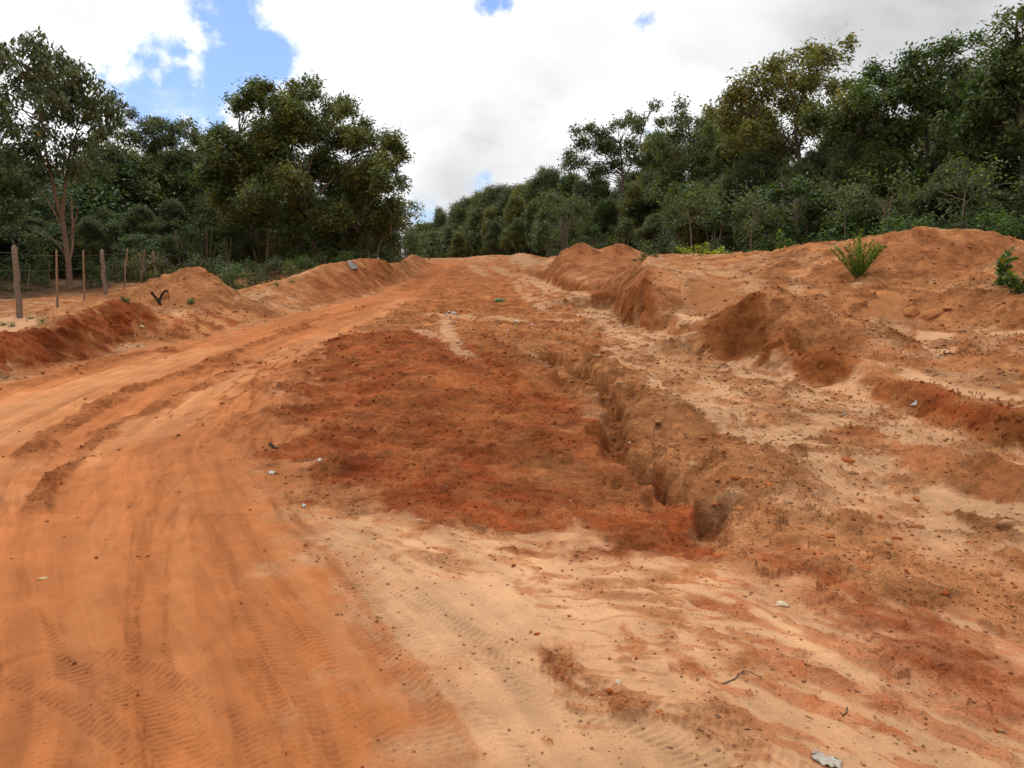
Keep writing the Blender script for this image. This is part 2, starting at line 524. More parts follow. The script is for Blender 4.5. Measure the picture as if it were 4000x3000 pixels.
# painted soils: (outline in the photo, colour, roughness of the surface, edge softness m, raggedness m, strength)
AREAS = [
    # woods floor
    ([(-900, 640), (-300, 660), (0, 655), (60, 640), (150, 632), (260, 618), (300, 604), (300, 585), (-900, 585)], HUMUS * 1.5, .8, .5, .8, .8),
    # stretch of broken ground between the road and the ditch
    ([(1000, 562), (1115, 562), (1135, 600), (1250, 680), (1340, 790), (1350, 900), (1150, 840), (840, 716), (780, 710), (890, 650), (960, 595)], TAN * .93, 1.1, .3, .5, 1),
    ([(880, 640), (960, 600), (1060, 580), (1110, 600), (1180, 650), (1100, 670), (1000, 668), (900, 680)], BROWN * 1.1, .8, .3, .5, .7),
    # road
    ([(-2500, 1200), (-900, 1000), (-500, 925), (0, 838), (125, 800), (275, 757), (425, 735), (553, 698), (728, 656), (803, 639), (875, 611), (915, 583), (945, 563), (1000, 561), (985, 575), (965, 595), (925, 625), (890, 650), (840, 677),
      (778, 710), (728, 727), (690, 738), (637, 800), (600, 880), (580, 950), (590, 1020), (640, 1120), (720, 1200), (760, 1300), (830, 1420), (950, 1560), (1060, 1700), (1300, 2300), (-2500, 2300)], ROAD, .10, .28, .30, 1),
    # dusty lighter wheel paths on the bend
    ([(-400, 930), (0, 862), (150, 822), (320, 778), (480, 745), (500, 752), (380, 790), (230, 850), (110, 910), (40, 980), (-20, 1100), (-400, 1200)], ROADP * 1.08, .07, .35, .3, 1),
    ([(150, 1000), (240, 925), (400, 850), (560, 770), (720, 712), (860, 650), (900, 640), (830, 672), (740, 712), (640, 760), (540, 830), (430, 900), (300, 960), (200, 1010)], ROADP * 1.03, .08, .25, .25, .9),
    # red pushed-up pad
    ([(840, 716), (1000, 742), (1075, 770), (1130, 802), (1200, 850), (1290, 938), (1315, 968), (1400, 1015), (1460, 1068), (1520, 1125), (1545, 1200), (1400, 1182), (1200, 1160), (960, 1142), (830, 1108), (660, 1020), (600, 962), (625, 880), (690, 750), (760, 722)], RED * 1.02, 1.0, .16, .32, 1),
    ([(900, 800), (1050, 820), (1180, 900), (1260, 980), (1330, 1040), (1200, 1060), (1050, 990), (920, 960), (800, 960), (760, 900), (820, 840)], np.array((.30, .082, .022)), 1.0, .5, .6, .75),
    ([(690, 1000), (800, 990), (960, 1010), (1110, 1080), (1080, 1130), (940, 1120), (800, 1080)], DRED * 1.2, 1.0, .25, .5, .75),
    ([(1080, 960), (1250, 1000), (1420, 1060), (1460, 1090), (1300, 1100), (1150, 1040)], TAN * .85, .9, .4, .5, .7),
    # pale fore-ground sand
    ([(640, 1090), (760, 1112), (960, 1145), (1200, 1162), (1400, 1184), (1560, 1216), (1700, 1225), (1850, 1280), (2000, 1330), (2212, 1400), (2600, 1500), (3200, 2300), (1300, 2300), (1060, 1700), (950, 1560), (830, 1420), (760, 1300), (700, 1190)], SAND * 1.03, .2, .25, .28, 1),
    ([(850, 1170), (1100, 1180), (1280, 1220), (1330, 1330), (1300, 1500), (1100, 1450), (950, 1330), (860, 1240)], PALE * .95, .1, .3, .4, .7),
    # floor of the ditch
    ([(1131, 592), (1168, 606), (1218, 628), (1281, 648), (1318, 663), (1346, 697), (1388, 718), (1440, 716), (1500, 750), (1526, 774), (1568, 784), (1603, 776), (1658, 789), (1713, 797), (1721, 821), (1751, 844), (1795, 829), (1859, 800), (1894, 863),
      (1955, 896), (2043, 924), (2095, 940), (2117, 973), (2212, 986), (2500, 1030), (2900, 1100), (2900, 1400), (2212, 1290), (2000, 1200), (1850, 1130), (1720, 1050), (1600, 965), (1450, 885), (1350, 800), (1280, 745), (1190, 690), (1120, 640), (1110, 610)], SAND * 1.02, .45, .08, .12, 1),
    ([(1700, 1090), (1850, 1100), (2212, 1200), (2700, 1300), (2700, 1460), (2212, 1420), (2000, 1330), (1850, 1270), (1720, 1220), (1600, 1170)], MID * 1.15, .7, .3, .45, .6),
    # left bank: red front, pale strip behind
    ([(-900, 800), (-300, 745), (0, 716), (75, 714), (150, 689), (215, 658), (250, 645), (290, 690), (296, 715), (262, 745), (190, 768), (125, 788), (40, 800), (0, 806), (-500, 900), (-900, 980)], RED * .85, .95, .12, .25, .95),
    ([(-600, 715), (0, 690), (40, 680), (80, 690), (140, 688), (70, 712), (0, 714), (-600, 745)], PALE * .95, .2, .1, .15, .9),
    ([(300, 700), (420, 688), (520, 668), (560, 690), (430, 727), (300, 742)], TAN * 1.15, .6, .15, .3, .8),
    ([(640, 668), (680, 600), (778, 562), (840, 566), (850, 600), (800, 634), (728, 650)], BROWN * .92, .7, .15, .3, .9),
    ([(500, 645), (560, 628), (600, 615), (560, 640), (510, 655)], PALE * .9, .3, .1, .15, .8),
    ([(380, 662), (400, 600), (425, 576), (447, 606), (440, 640), (470, 665)], HEAP * .95, .4, .15, .25, .9),
    # right: heaps, cut faces and flats
    ([(1131, 583), (1181, 588), (1231, 609), (1281, 623), (1331, 634), (1352, 635), (1346, 696), (1318, 662), (1281, 647), (1218, 627), (1168, 605)], BROWN * .95, .7, .06, .08, 1),
    ([(1340, 655), (1365, 618), (1385, 593), (1412, 640), (1425, 672), (1420, 700), (1388, 717), (1346, 696)], BROWN * .95, .6, .06, .08, 1),
    ([(1225, 560), (1255, 522), (1275, 536), (1340, 524), (1385, 543), (1380, 575), (1200, 580)], np.array((.29, .098, .034)), .8, .3, .4, .8),
    ([(1100, 553), (1121, 547), (1165, 556), (1180, 572), (1100, 570)], PALE * .85, .3, .2, .3, .7),
    ([(1478, 640), (1495, 614), (1540, 608), (1592, 626), (1578, 668), (1545, 681), (1505, 677), (1472, 662)], TAN * .78, .25, .08, .1, 1),
    ([(1430, 672), (1480, 680), (1545, 686), (1580, 675), (1530, 692), (1515, 698), (1450, 682)], PALE * .95, .15, .06, .08, 1),
    ([(1528, 691), (1580, 658), (1640, 630), (1655, 660), (1640, 700), (1668, 735), (1560, 782), (1526, 772), (1516, 747)], BROWN * .95, .6, .06, .08, 1),
    ([(1699, 706), (1713, 741), (1790, 753), (1859, 779), (1850, 806), (1795, 827), (1751, 842), (1721, 819), (1713, 795), (1640, 780), (1640, 735)], BROWN, .6, .06, .1, .95),
    ([(1894, 824), (1988, 829), (2070, 868), (2153, 882), (2212, 884), (2500, 915), (2500, 1030), (2212, 984), (2117, 971), (2095, 938), (2043, 922), (1955, 894), (1894, 861)], BROWN, .6, .06, .1, .95),
    ([(1985, 835), (2070, 870), (2153, 884), (2140, 915), (2060, 900), (1990, 870)], RED * 1.05, .6, .1, .12, .9),
    ([(1815, 640), (1900, 636), (1960, 642), (1946, 696), (1880, 690), (1820, 676)], TAN * .85, .4, .1, .12, .9),
    ([(1930, 718), (1990, 714), (2059, 718), (2062, 734), (1980, 736)], PALE, .05, .05, .06, 1),
    ([(1990, 746), (2070, 748), (2050, 764), (2025, 768)], PALE, .05, .05, .06, 1),
    ([(2130, 720), (2212, 714), (2400, 720), (2400, 735), (2130, 730)], PALE, .05, .05, .06, 1),
    ([(1920, 784), (1970, 802), (2060, 835), (2212, 862), (2212, 874), (2060, 850), (1960, 818)], PALE * .95, .15, .06, .08, .9),
    # second low ridge in the ditch
    ([(1910, 960), (1990, 970), (2080, 1010), (2212, 1050), (2500, 1120), (2500, 1190), (2212, 1100), (2100, 1075), (2040, 1052), (1960, 1030), (1920, 1010)], BROWN * 1.15, .7, .06, .1, .85),
]
STROKES = [
    # (points in the photo, width m, colour, strength, roughness)
    ([(1580, 1200), (1660, 1215), (1750, 1260)], .22, RED * 1.2, .55, .9),
    ([(1680, 1270), (1760, 1300), (1850, 1330), (1900, 1350), (2000, 1335), (2060, 1340)], .13, RED * 1.1, .55, .9),
    ([(1760, 1240), (1850, 1290), (1900, 1340)], .10, RED * 1.1, .7, .8),
    ([(1480, 1290), (1560, 1310), (1640, 1312)], .06, RED * 1.15, .7, .7),
    ([(1850, 1340), (1960, 1400), (2060, 1450), (2212, 1500), (2400, 1570)], .22, RED * 1.15, .55, 1),
    ([(1600, 1400), (1680, 1440), (1800, 1480), (1880, 1510)], .07, RED * 1.2, .55, .9),
    ([(1860, 1500), (1960, 1525), (2010, 1522)], .09, RED * 1.1, .55, 1),
    ([(1960, 1420), (2010, 1470), (2080, 1500), (2180, 1560), (2300, 1610)], .17, RED * 1.2, .55, 1),
    ([(1540, 1410), (1620, 1440), (1700, 1450)], .10, BROWN * 1.2, .6, .8),
    ([(1480, 1480), (1580, 1560), (1640, 1600), (1740, 1640)], .14, MID, .6, .8),
    ([(1200, 1400), (1215, 1470), (1280, 1510), (1340, 1540), (1420, 1560)], .07, BROWN * 1.15, .8, 1.2),
    ([(1240, 1385), (1225, 1430), (1260, 1470), (1330, 1500)], .06, TAN, .6, 1),
    ([(1230, 1265), (1330, 1268), (1450, 1278)], .06, TAN * .9, .7, .7), ([(1270, 1290), (1380, 1300), (1480, 1310)], .05, TAN * .9, .7, .7), ([(1300, 1320), (1400, 1330), (1500, 1340)], .05, TAN * .9, .7, .7),
    ([(1260, 1235), (1400, 1240), (1500, 1250)], .07, TAN * .95, .6, .7),
    ([(1060, 1180), (1120, 1188), (1180, 1196)], .06, BROWN * 1.2, .7, .9),
    ([(860, 1190), (960, 1215), (1040, 1235)], .08, TAN * .9, .6, .9),
    ([(640, 1070), (720, 1085), (800, 1120)], .10, TAN * .9, .7, .9),
    # damp dark spots and scrapes on the road
    ([(540, 788), (575, 796), (600, 790)], .35, RED * 1.2, .85, .8), ([(500, 848), (560, 838), (590, 842)], .18, BROWN * 1.1, .7, .7), ([(470, 862), (520, 866)], .12, BROWN * 1.1, .6, .6),
    ([(590, 880), (560, 930), (530, 960)], .10, BROWN * 1.1, .6, .6), ([(480, 950), (520, 905)], .08, BROWN * 1.1, .6, .7),
    ([(690, 745), (650, 800), (640, 860)], .12, BROWN, .6, .7),
    # rough spoil ridges between the wheel paths
    ([(-200, 880), (0, 838), (100, 820), (208, 788), (292, 766), (390, 752)], .14, BROWN * 1.15, .75, .9),
    ([(40, 1000), (65, 978), (95, 955), (150, 918), (182, 898), (234, 873), (292, 840), (374, 816), (455, 785), (520, 757), (600, 727), (680, 705)], .13, BROWN * 1.2, .7, 1.2),
    ([(66, 1120), (91, 1077), (123, 1038), (150, 1004), (205, 977)], .09, BROWN * 1.2, .7, 1.3),
    ([(180, 978), (228, 931), (267, 908), (325, 886), (390, 858), (461, 822), (520, 787), (559, 774)], .13, BROWN * 1.2, .7, 1.1),
    ([(600, 720), (680, 690), (760, 672), (830, 650)], .18, BROWN * 1.2, .7, .8),
    ([(880, 628), (905, 608), (930, 590), (945, 575)], .5, BROWN * 1.1, .8, .8), ([(905, 640), (935, 618), (950, 600)], .12, BROWN * 1.1, .6, .7),
    ([(975, 600), (985, 585), (1000, 575)], .7, BROWN * 1.05, .8, .8),
    # long wheel lines on the near road
    ([(352, 1040), (325, 1150), (300, 1280), (292, 1420), (300, 1560), (330, 1690)], .022, BROWN * 1.25, .6, .5), ([(385, 1060), (372, 1160), (360, 1300), (352, 1420)], .02, BROWN * 1.25, .45, .4),
    ([(455, 1110), (475, 1220), (510, 1360), (560, 1500), (640, 1680)], .024, BROWN * 1.25, .6, .5), ([(560, 1180), (610, 1300), (690, 1440), (800, 1600)], .03, BROWN * 1.3, .35, .3),
    ([(690, 1180), (790, 1320), (920, 1480), (1050, 1660)], .034, BROWN * 1.3, .42, .6), ([(40, 1210), (70, 1300), (150, 1420), (260, 1560)], .02, BROWN * 1.25, .4, .4),
    ([(590, 1150), (640, 1240), (720, 1370), (830, 1530)], .05, ROADP, .4, .08), ([(400, 1030), (390, 1200), (400, 1400), (450, 1600)], .07, ROADP, .25, .08), ([(250, 1080), (200, 1250), (190, 1450), (220, 1680)], .10, ROADP, .25, .08),
    # pale streaks on the broken ground
    ([(900, 680), (960, 685), (1060, 690), (1180, 700)], .35, PALE * .93, .85, .3), ([(960, 690), (968, 720), (975, 745)], .16, PALE * .92, .85, .1), ([(900, 712), (930, 730), (980, 752), (1010, 782)], .18, PALE * .9, .8, .4),
    ([(1090, 740), (1150, 765), (1210, 800)], .10, PALE * .92, .85, .2), ([(1130, 790), (1180, 795), (1215, 802)], .2, PALE * .95, .85, .2), ([(1180, 690), (1260, 700)], .12, PALE * .95, .8, .2),
    ([(1020, 572), (1035, 585), (1050, 596)], .3, PALE * .85, .6, .3), ([(1060, 575), (1090, 590), (1120, 602)], .3, PALE * .85, .6, .3),
    ([(1000, 675), (1080, 670), (1180, 690), (1260, 720), (1290, 770)], .2, BROWN * 1.05, .7, .9), ([(1020, 720), (1100, 760), (1180, 830), (1240, 880)], .35, BROWN, .7, 1), ([(1140, 860), (1200, 870), (1260, 900)], .3, RED * 1.1, .7, 1),
    # crumbled ridge beside the gully
    ([(1210, 775), (1300, 815), (1350, 865), (1440, 915), (1500, 960), (1560, 1000), (1640, 1050), (1720, 1100)], .42, TAN * .86, .9, 1.4),
    # scraps in the floor of the ditch
    ([(1440, 760), (1600, 830), (1700, 900), (1800, 930)], .25, TAN, .55, 1.2), ([(1650, 870), (1760, 880), (1880, 900)], .2, TAN * .95, .6, 1.2), ([(1300, 720), (1400, 790), (1500, 850)], .2, TAN, .5, 1.1),
    ([(1760, 960), (1850, 940), (1900, 980)], .16, BROWN * 1.2, .7, 1.2), ([(1750, 1030), (1830, 1040), (1870, 1070)], .15, TAN * .95, .6, 1.2),
]
CLUMPS = [
    # (outline in the photo, threshold, colour, roughness, strength)
    ([(1131, 592), (1281, 640), (1388, 716), (1526, 774), (1713, 797), (1751, 842), (1894, 863), (2212, 986), (2900, 1120), (2900, 1400), (2212, 1300), (2000, 1200), (1720, 1050), (1450, 890), (1280, 745), (1110, 610)], .28, TAN * 1.02, 1.0, .8, 1.3),
    ([(1560, 1120), (1720, 1060), (1850, 1120), (2212, 1230), (2700, 1330), (2700, 1500), (2212, 1440), (2000, 1340), (1850, 1280), (1720, 1230), (1600, 1200)], .10, TAN * .95, .95, .8, 1.0),
    ([(1000, 565), (1115, 565), (1135, 600), (1250, 680), (1340, 790), (1340, 880), (1150, 820), (1000, 742), (840, 716), (780, 710), (890, 650), (960, 600)], .12, BROWN * 1.35, 1.0, .7, 1.5),
    ([(1200, 770), (1330, 800), (1450, 890), (1600, 970), (1730, 1060), (1780, 1120), (1600, 1180), (1540, 1100), (1400, 1010), (1320, 940), (1260, 850)], .0, TAN * .95, .9, .8, 1.0),
    ([(300, 690), (420, 680), (560, 690), (430, 727), (280, 745)], .1, RED * 1.2, 1.0, .7, 2), ([(-200, 820), (0, 780), (130, 790), (0, 830), (-200, 880)], -.05, PALE * .8, .8, .7, 1),
    ([(1200, 1160), (1560, 1220), (1850, 1290), (2212, 1420), (2700, 1700), (2212, 1800), (1700, 1750), (1500, 1500), (1250, 1330), (1180, 1230)], .55, BROWN * 1.35, .6, .6, .4),
    ([(620, 1080), (900, 1130), (1250, 1180), (1300, 1300), (1050, 1260), (760, 1190), (660, 1130)], .45, BROWN * 1.35, .6, .6, .4),
    ([(1659, 560), (1850, 540), (2212, 540), (2212, 700), (1900, 640), (1659, 640)], .25, HEAP * .85, 1, .6, 2),
    ([(1400, 560), (1650, 570), (1700, 640), (1600, 630), (1450, 610)], .05, SAND * .9, .6, .7, 1),
    ([(840, 722), (1000, 750), (1130, 810), (1290, 940), (1500, 1110), (1400, 1175), (960, 1138), (660, 1015), (620, 900), (700, 750)], .15, BROWN * 1.15, .9, .5, 1),
]
SMEARS = [
    # (outline in the photo, a direction as two photo points, length and width of a streak m, threshold, colour, strength)
    ([(1480, 1260), (1640, 1190), (1800, 1230), (2212, 1400), (2900, 1600), (2900, 2100), (1900, 1900), (1500, 1560), (1420, 1380)], ((1560, 1330), (2150, 1560)), .55, .085, .16, RED * 1.45, .5),
    ([(1180, 1210), (1420, 1190), (1620, 1240), (1680, 1400), (1700, 1640), (1560, 1720), (1300, 1560), (1160, 1380)], ((1240, 1300), (1560, 1325)), .40, .06, .24, BROWN * 1.5, .5),
    ([(620, 1060), (900, 1120), (1200, 1170), (1150, 1260), (900, 1240), (720, 1190)], ((680, 1090), (1000, 1190)), .45, .06, .22, BROWN * 1.5, .5),
    ([(840, 722), (1000, 750), (1130, 810), (1290, 940), (1500, 1110), (1400, 1175), (960, 1138), (660, 1015), (620, 900), (700, 750)], ((800, 1000), (1300, 1060)), .6, .10, .10, TAN * .85, .3),
    ([(400, 800), (640, 740), (640, 860), (590, 980), (420, 960), (330, 900)], ((430, 900), (640, 770)), .6, .10, .28, BROWN * 1.15, .75),
]
SMEARS = [(path(a[0]), path(a[1])) + tuple(a[2:]) for a in SMEARS]
CLUMPS = [(path(a[0]),) + tuple(a[1:]) for a in CLUMPS]
MAINWAY = curve(path([(330, 1900), (300, 1500), (260, 1250), (230, 1080), (280, 960), (420, 850), (600, 760), (760, 690), (880, 635), (940, 590), (965, 565)]), 8)
AREAS = [(path(a[0]),) + tuple(a[1:]) for a in AREAS]
STROKES = [(curve(path(a[0]), 5),) + tuple(a[1:]) for a in STROKES]

# carved and raised lines: (points, half width m, rise m, profile)
GULLY = curve(path([(1150, 765), (1190, 772), (1232, 797), (1268, 820), (1300, 845), (1328, 880), (1330, 915), (1312, 945), (1345, 985), (1400, 1020), (1460, 1068), (1500, 1092), (1535, 1118), (1552, 1150), (1545, 1185)]), 6)
CARVE = [
    (GULLY, .13, -.24, 'g'),
    (curve(path([(1325, 900), (1312, 950)]), 4), .18, -.22, 'v'),
    (curve(path([(1450, 1062), (1500, 1092), (1540, 1115)]), 5), .15, -.28, 'v'),
    (curve(path([(1400, 1168), (1470, 1180), (1545, 1192)]), 5), .26, -.38, 'v'),
    (curve(path([(1250, 1152), (1350, 1165), (1420, 1172)]), 5), .22, -.12, 'v'),
    (curve(path([(960, 1132), (1080, 1140), (1250, 1150)]), 5), .3, -.06, 'v'),
    (curve(path([(1395, 1020), (1425, 975), (1440, 925)]), 5), .08, -.07, 'v'), (curve(path([(1330, 905), (1362, 880), (1375, 845)]), 5), .09, -.08, 'v'), (curve(path([(1475, 1085), (1515, 1040), (1560, 1005)]), 5), .08, -.08, 'v'), (curve(path([(1540, 1115), (1590, 1100), (1650, 1085)]), 5), .08, -.07, 'v'),
    (curve(path([(1300, 850), (1330, 835), (1345, 810)]), 5), .1, -.08, 'v'), (curve(path([(1440, 1050), (1410, 1080), (1380, 1090)]), 5), .07, -.08, 'v'),
    (curve(path([(1420, 1100), (1470, 1112), (1500, 1140)]), 5), .20, .10, 'r'),
    (curve(path([(1215, 765), (1300, 800), (1352, 850), (1440, 900), (1500, 945), (1560, 985), (1640, 1035), (1720, 1085), (1800, 1140)]), 6), .36, .09, 'r'),
    (curve(path([(1640, 1010), (1700, 1040), (1780, 1090)]), 6), .25, .05, 'r'),
    (curve(path([(1930, 985), (2000, 1005), (2090, 1030), (2212, 1065), (2400, 1120)]), 6), .20, .16, 'r'),
    (curve(path([(640, 800), (600, 890), (575, 960)]), 6), .18, .06, 'r'),
    (curve(path([(700, 745), (780, 735), (860, 760), (960, 830), (1050, 900)]), 6), .8, .12, 'r'),
    # ruts
    (curve(path([(-200, 905), (0, 862), (150, 815), (330, 768), (480, 742), (600, 712), (720, 682)]), 6), .16, -.035, 'r'),
    (curve(path([(90, 1040), (160, 960), (260, 895), (400, 830), (560, 760), (720, 705), (850, 660)]), 6), .17, -.05, 'r'),
    (curve(path([(640, 770), (720, 722), (820, 682), (900, 640), (940, 605), (958, 580)]), 6), .22, -.05, 'r'),
    (curve(path([(860, 640), (905, 605), (935, 580)]), 6), .22, -.05, 'r'),
    (curve(path([(1010, 570), (1035, 590), (1070, 620)]), 6), .3, -.05, 'r'), (curve(path([(1050, 572), (1100, 600)]), 6), .3, -.05, 'r'),
    (curve(path([(1080, 735), (1150, 765), (1215, 805)]), 6), .12, -.06, 'r'),
    # small ridges between the ruts
    (STROKES[25][0], .10, .035, 'r'), (STROKES[26][0], .10, .03, 'r'), (STROKES[27][0], .07, .03, 'r'), (STROKES[28][0], .10, .032, 'r'),
]
for k, (a, b) in enumerate([(1262, 1300), (1288, 1308), (1318, 1330), (1345, 1360), (1236, 1250)]):
    CARVE.append((curve(path([(1230 + 18 * k, a), (1380, a + 8), (1510, b)]), 5), .05, .028, 'r'))

# tyre tracks: (points, half width m, bar spacing m, height m, slant)
TRACKS = [
    ([(372, 1030), (352, 1110), (330, 1200), (318, 1300), (320, 1420), (350, 1530), (400, 1640), (470, 1760)], .085, .033, .005, .5),
    ([(330, 1040), (302, 1130), (290, 1230), (286, 1330), (290, 1400)], .03, .036, .005, .8),
    ([(440, 1070), (452, 1150), (470, 1270), (500, 1400), (550, 1520), (610, 1640), (690, 1780)], .10, .033, .005, -.4),
    ([(500, 1120), (530, 1210), (570, 1310), (640, 1440), (730, 1580), (850, 1720)], .09, .037, .005, .5),
    ([(600, 1150), (650, 1250), (740, 1390), (830, 1510), (950, 1660)], .12, .035, .005, -.6),
    ([(672, 740), (650, 820), (625, 880), (600, 930), (586, 960), (585, 1000), (594, 1050), (612, 1095), (636, 1138), (690, 1180)], .055, .035, .014, .0),
    ([(-40, 1080), (10, 1300), (60, 1400), (150, 1560), (260, 1720)], .12, .035, .005, .9),
    ([(60, 1440), (180, 1500), (330, 1600), (470, 1720)], .12, .035, .005, -.9),
    ([(180, 1430), (300, 1480), (420, 1560), (560, 1660), (700, 1780)], .12, .035, .005, .9),
    ([(700, 1180), (820, 1270), (960, 1370), (1120, 1450), (1300, 1520), (1500, 1600), (1750, 1720)], .13, .036, .0025, .8),
    ([(720, 1240), (800, 1330), (900, 1440), (1000, 1550), (1120, 1680)], .08, .036, .003, -.6),
    ([(640, 1130), (760, 1240), (900, 1330), (1050, 1420), (1230, 1500)], .06, .034, .003, .9),
    ([(1380, 1560), (1520, 1640), (1650, 1740)], .10, .033, .002, .6),
    ([(140, 1100), (200, 1040), (300, 980), (420, 920)], .10, .033, .005, .6),
    ([(1160, 870), (1120, 930), (1180, 1000)], .22, .11, .028, .1), ([(1240, 880), (1150, 820), (1090, 790)], .22, .10, .026, .1),
    ([(1250, 1040), (1340, 1070), (1430, 1100)], .16, .10, .022, .3), ([(960, 870), (900, 930), (850, 980)], .22, .11, .024, .2),
]
TRACKS = [(curve(path(t[0]), 6),) + tuple(t[1:]) for t in TRACKS]
GROOVES = [curve(path(p), 6) for p in [
    [(600, 1180), (520, 1060), (470, 1000), (440, 960)], [(640, 1160), (560, 1050), (500, 985)], [(700, 1200), (620, 1100)],
    [(250, 1260), (310, 1130), (400, 1030), (470, 960)], [(210, 1220), (270, 1110), (360, 1010), (450, 950)], [(170, 1180), (230, 1080), (320, 1000)],
    [(300, 1300), (350, 1150), (430, 1040)], [(340, 1330), (380, 1200), (440, 1080)], [(20, 1420), (110, 1540), (220, 1660)], [(180, 1490), (300, 1620), (380, 1720)], [(620, 1480), (700, 1600), (780, 1720)],
    [(0, 900), (140, 850), (300, 800)], [(0, 930), (150, 870), (330, 800), (480, 760)], [(60, 1020), (60, 950), (130, 900)], [(50, 1150), (40, 1050), (80, 980)], [(0, 1090), (30, 1010), (70, 960)],
    [(280, 955), (420, 890), (560, 820)], [(320, 960), (460, 900), (590, 820)], [(860, 1250), (1000, 1330), (1200, 1430), (1400, 1530), (1560, 1640)], [(860, 1290), (1000, 1380), (1200, 1500), (1350, 1620)]]]


def surface(x, y, want_col=True):
    """height, soil colour and extra values of the ground at plan points"""
    x = np.asarray(x, float); y = np.asarray(y, float)
    z = Z0(x, y)
    n = len(x)
    r = np.hypot(x, y)
    sl = np.where((x > GX0 + 1) & (x < GX1 - 1) & (y > GY0 + 1) & (y < GY1 - 1), bil(SL, x, y), 0)
    rough = np.full(n, .8)
    col = np.empty((n, 3))
    m = sstep(-.35, .45, fbm(x / 1.6, y / 1.6, 21, 4))[:, None]
    col[:] = TAN * (1 - m) + HEAP * m
    pale = (sstep(.0, .38, fbm(x / .9, y / .9, 33, 6, .6)) * (1 - sstep(.25, .6, sl)))[:, None]
    col[:] = col * (1 - .75 * pale) + SAND * .75 * pale
    woods = (sstep(-11.5, -14.5, x + .12 * (y - 17) + .8 * pn(x / 2, y / 2, 5)) * sstep(19, 24, y) + sstep(7.5, 9.5, x - .02 * y + 1.0 * pn(x / 2, y / 2, 6)) * sstep(20.5, 23, y))
    woods = np.clip(woods, 0, 1)[:, None]
    patch = sstep(.1, .6, fbm(x / 1.1, y / 1.1, 39, 3))[:, None]
    col[:] = col * (1 - woods) + (HUMUS * (1 - .6 * patch) + RED * 1.2 * .6 * patch) * woods
    jx = fbm(x / .55, y / .55, 41, 5, .6); jy = fbm(x / .55 + 31, y / .55 + 7, 43, 5, .6)
    for P, c, ro, soft, rag_, stg in AREAS:
        pad = soft + rag_ * 2
        q = np.nonzero((x > P[:, 0].min() - pad) & (x < P[:, 0].max() + pad) & (y > P[:, 1].min() - pad) & (y < P[:, 1].max() + pad))[0]
        if len(q) == 0: continue
        X = x[q] + jx[q] * rag_; Y = y[q] + jy[q] * rag_
        ins = inside(X, Y, P)
        dd = np.full(len(q), 1e9)
        for a, b in zip(P, np.roll(P, -1, 0)):
            e = b - a; l2 = max(1e-9, e @ e)
            t = np.clip(((X - a[0]) * e[0] + (Y - a[1]) * e[1]) / l2, 0, 1)
            dd = np.minimum(dd, (X - a[0] - t * e[0]) ** 2 + (Y - a[1] - t * e[1]) ** 2)
        dd = np.sqrt(dd) * np.where(ins, 1, -1)
        wv = sstep(-soft, soft, dd) * stg
        col[q] = col[q] * (1 - wv[:, None]) + c * wv[:, None]
        rough[q] = rough[q] * (1 - wv) + ro * wv
    # churned patches: brown lumps against smooth pale sand
    for P, thr, c, ro, stg, lift in CLUMPS:
        q = np.nonzero((x > P[:, 0].min()) & (x < P[:, 0].max()) & (y > P[:, 1].min()) & (y < P[:, 1].max()))[0]
        if len(q) == 0: continue
        q = q[inside(x[q] + .3 * jx[q], y[q] + .3 * jy[q], P)]
        if len(q) == 0: continue
        e = fbm(x[q] / .42, y[q] / .42 + .25 * x[q], 151, 6, .62)
        wv = sstep(thr - .10, thr + .22, e)
        z[q] += (.010 * wv + .022 * np.clip(e - thr, 0, .8)) * lift
        wv = wv * stg
        cv = c * (1 + .25 * fbm(x[q] / .8, y[q] / .8, 153, 2))[:, None]
        col[q] = col[q] * (1 - wv[:, None]) + cv * wv[:, None]
        rough[q] = rough[q] * (1 - wv) + ro * wv
    for P, dr, ln, wd, thr, c, stg in SMEARS:
        q = np.nonzero((x > P[:, 0].min()) & (x < P[:, 0].max()) & (y > P[:, 1].min()) & (y < P[:, 1].max()))[0]
        if len(q) == 0: continue
        q = q[inside(x[q] + .25 * jx[q], y[q] + .25 * jy[q], P)]
        if len(q) == 0: continue
        dv = dr[1] - dr[0]; dv = dv / np.hypot(*dv)
        u = x[q] * dv[0] + y[q] * dv[1]; v = -x[q] * dv[1] + y[q] * dv[0]
        e = fbm(u / ln, v / wd + .3 * jx[q], 181, 5, .6)
        wv = sstep(thr - .10, thr + .26, e)
        z[q] += .0025 * wv
        wv = wv * stg
        col[q] = col[q] * (1 - wv[:, None]) + c * wv[:, None]
        rough[q] = rough[q] * (1 - wv) + .75 * wv
    # drag lines left by wheels along the road
    q, dd, s, sg = along(x, y, MAINWAY, 4.5)
    if len(q):
        lat = dd * sg + .1 * pn(s / 2, s * 0, 161)
        st = fbm(lat / .16, s / 3.0, 163, 4, .6)
        wv = np.clip(1 - rough[q] * 2.5, 0, 1)
        z[q] += .014 * st * wv
        col[q] *= (1 + .26 * st * wv)[:, None] * np.array((1, 1.03, 1.06))
    for P, wd, c, stg, ro in STROKES:
        q, dd, s, sg = along(x, y, P, wd * 2.5)
        if len(q) == 0: continue
        k = dd / wd + .55 * jx[q] * 1.0 + .35 * pn(x[q] / .12, y[q] / .12, 47)
        endf = sstep(0, wd * 1.5, s) * sstep(0, wd * 1.5, s.max() - s)
        wv = (1 - sstep(.45, 1.15, k)) * stg * (.15 + .85 * endf)
        col[q] = col[q] * (1 - wv[:, None]) + c * wv[:, None]
        rough[q] = rough[q] * (1 - wv) + ro * wv
    warp = .055 * fbm(x / .30, y / .30, 201, 3, .5), .055 * fbm(x / .28 + 40, y / .28, 203, 3, .5)
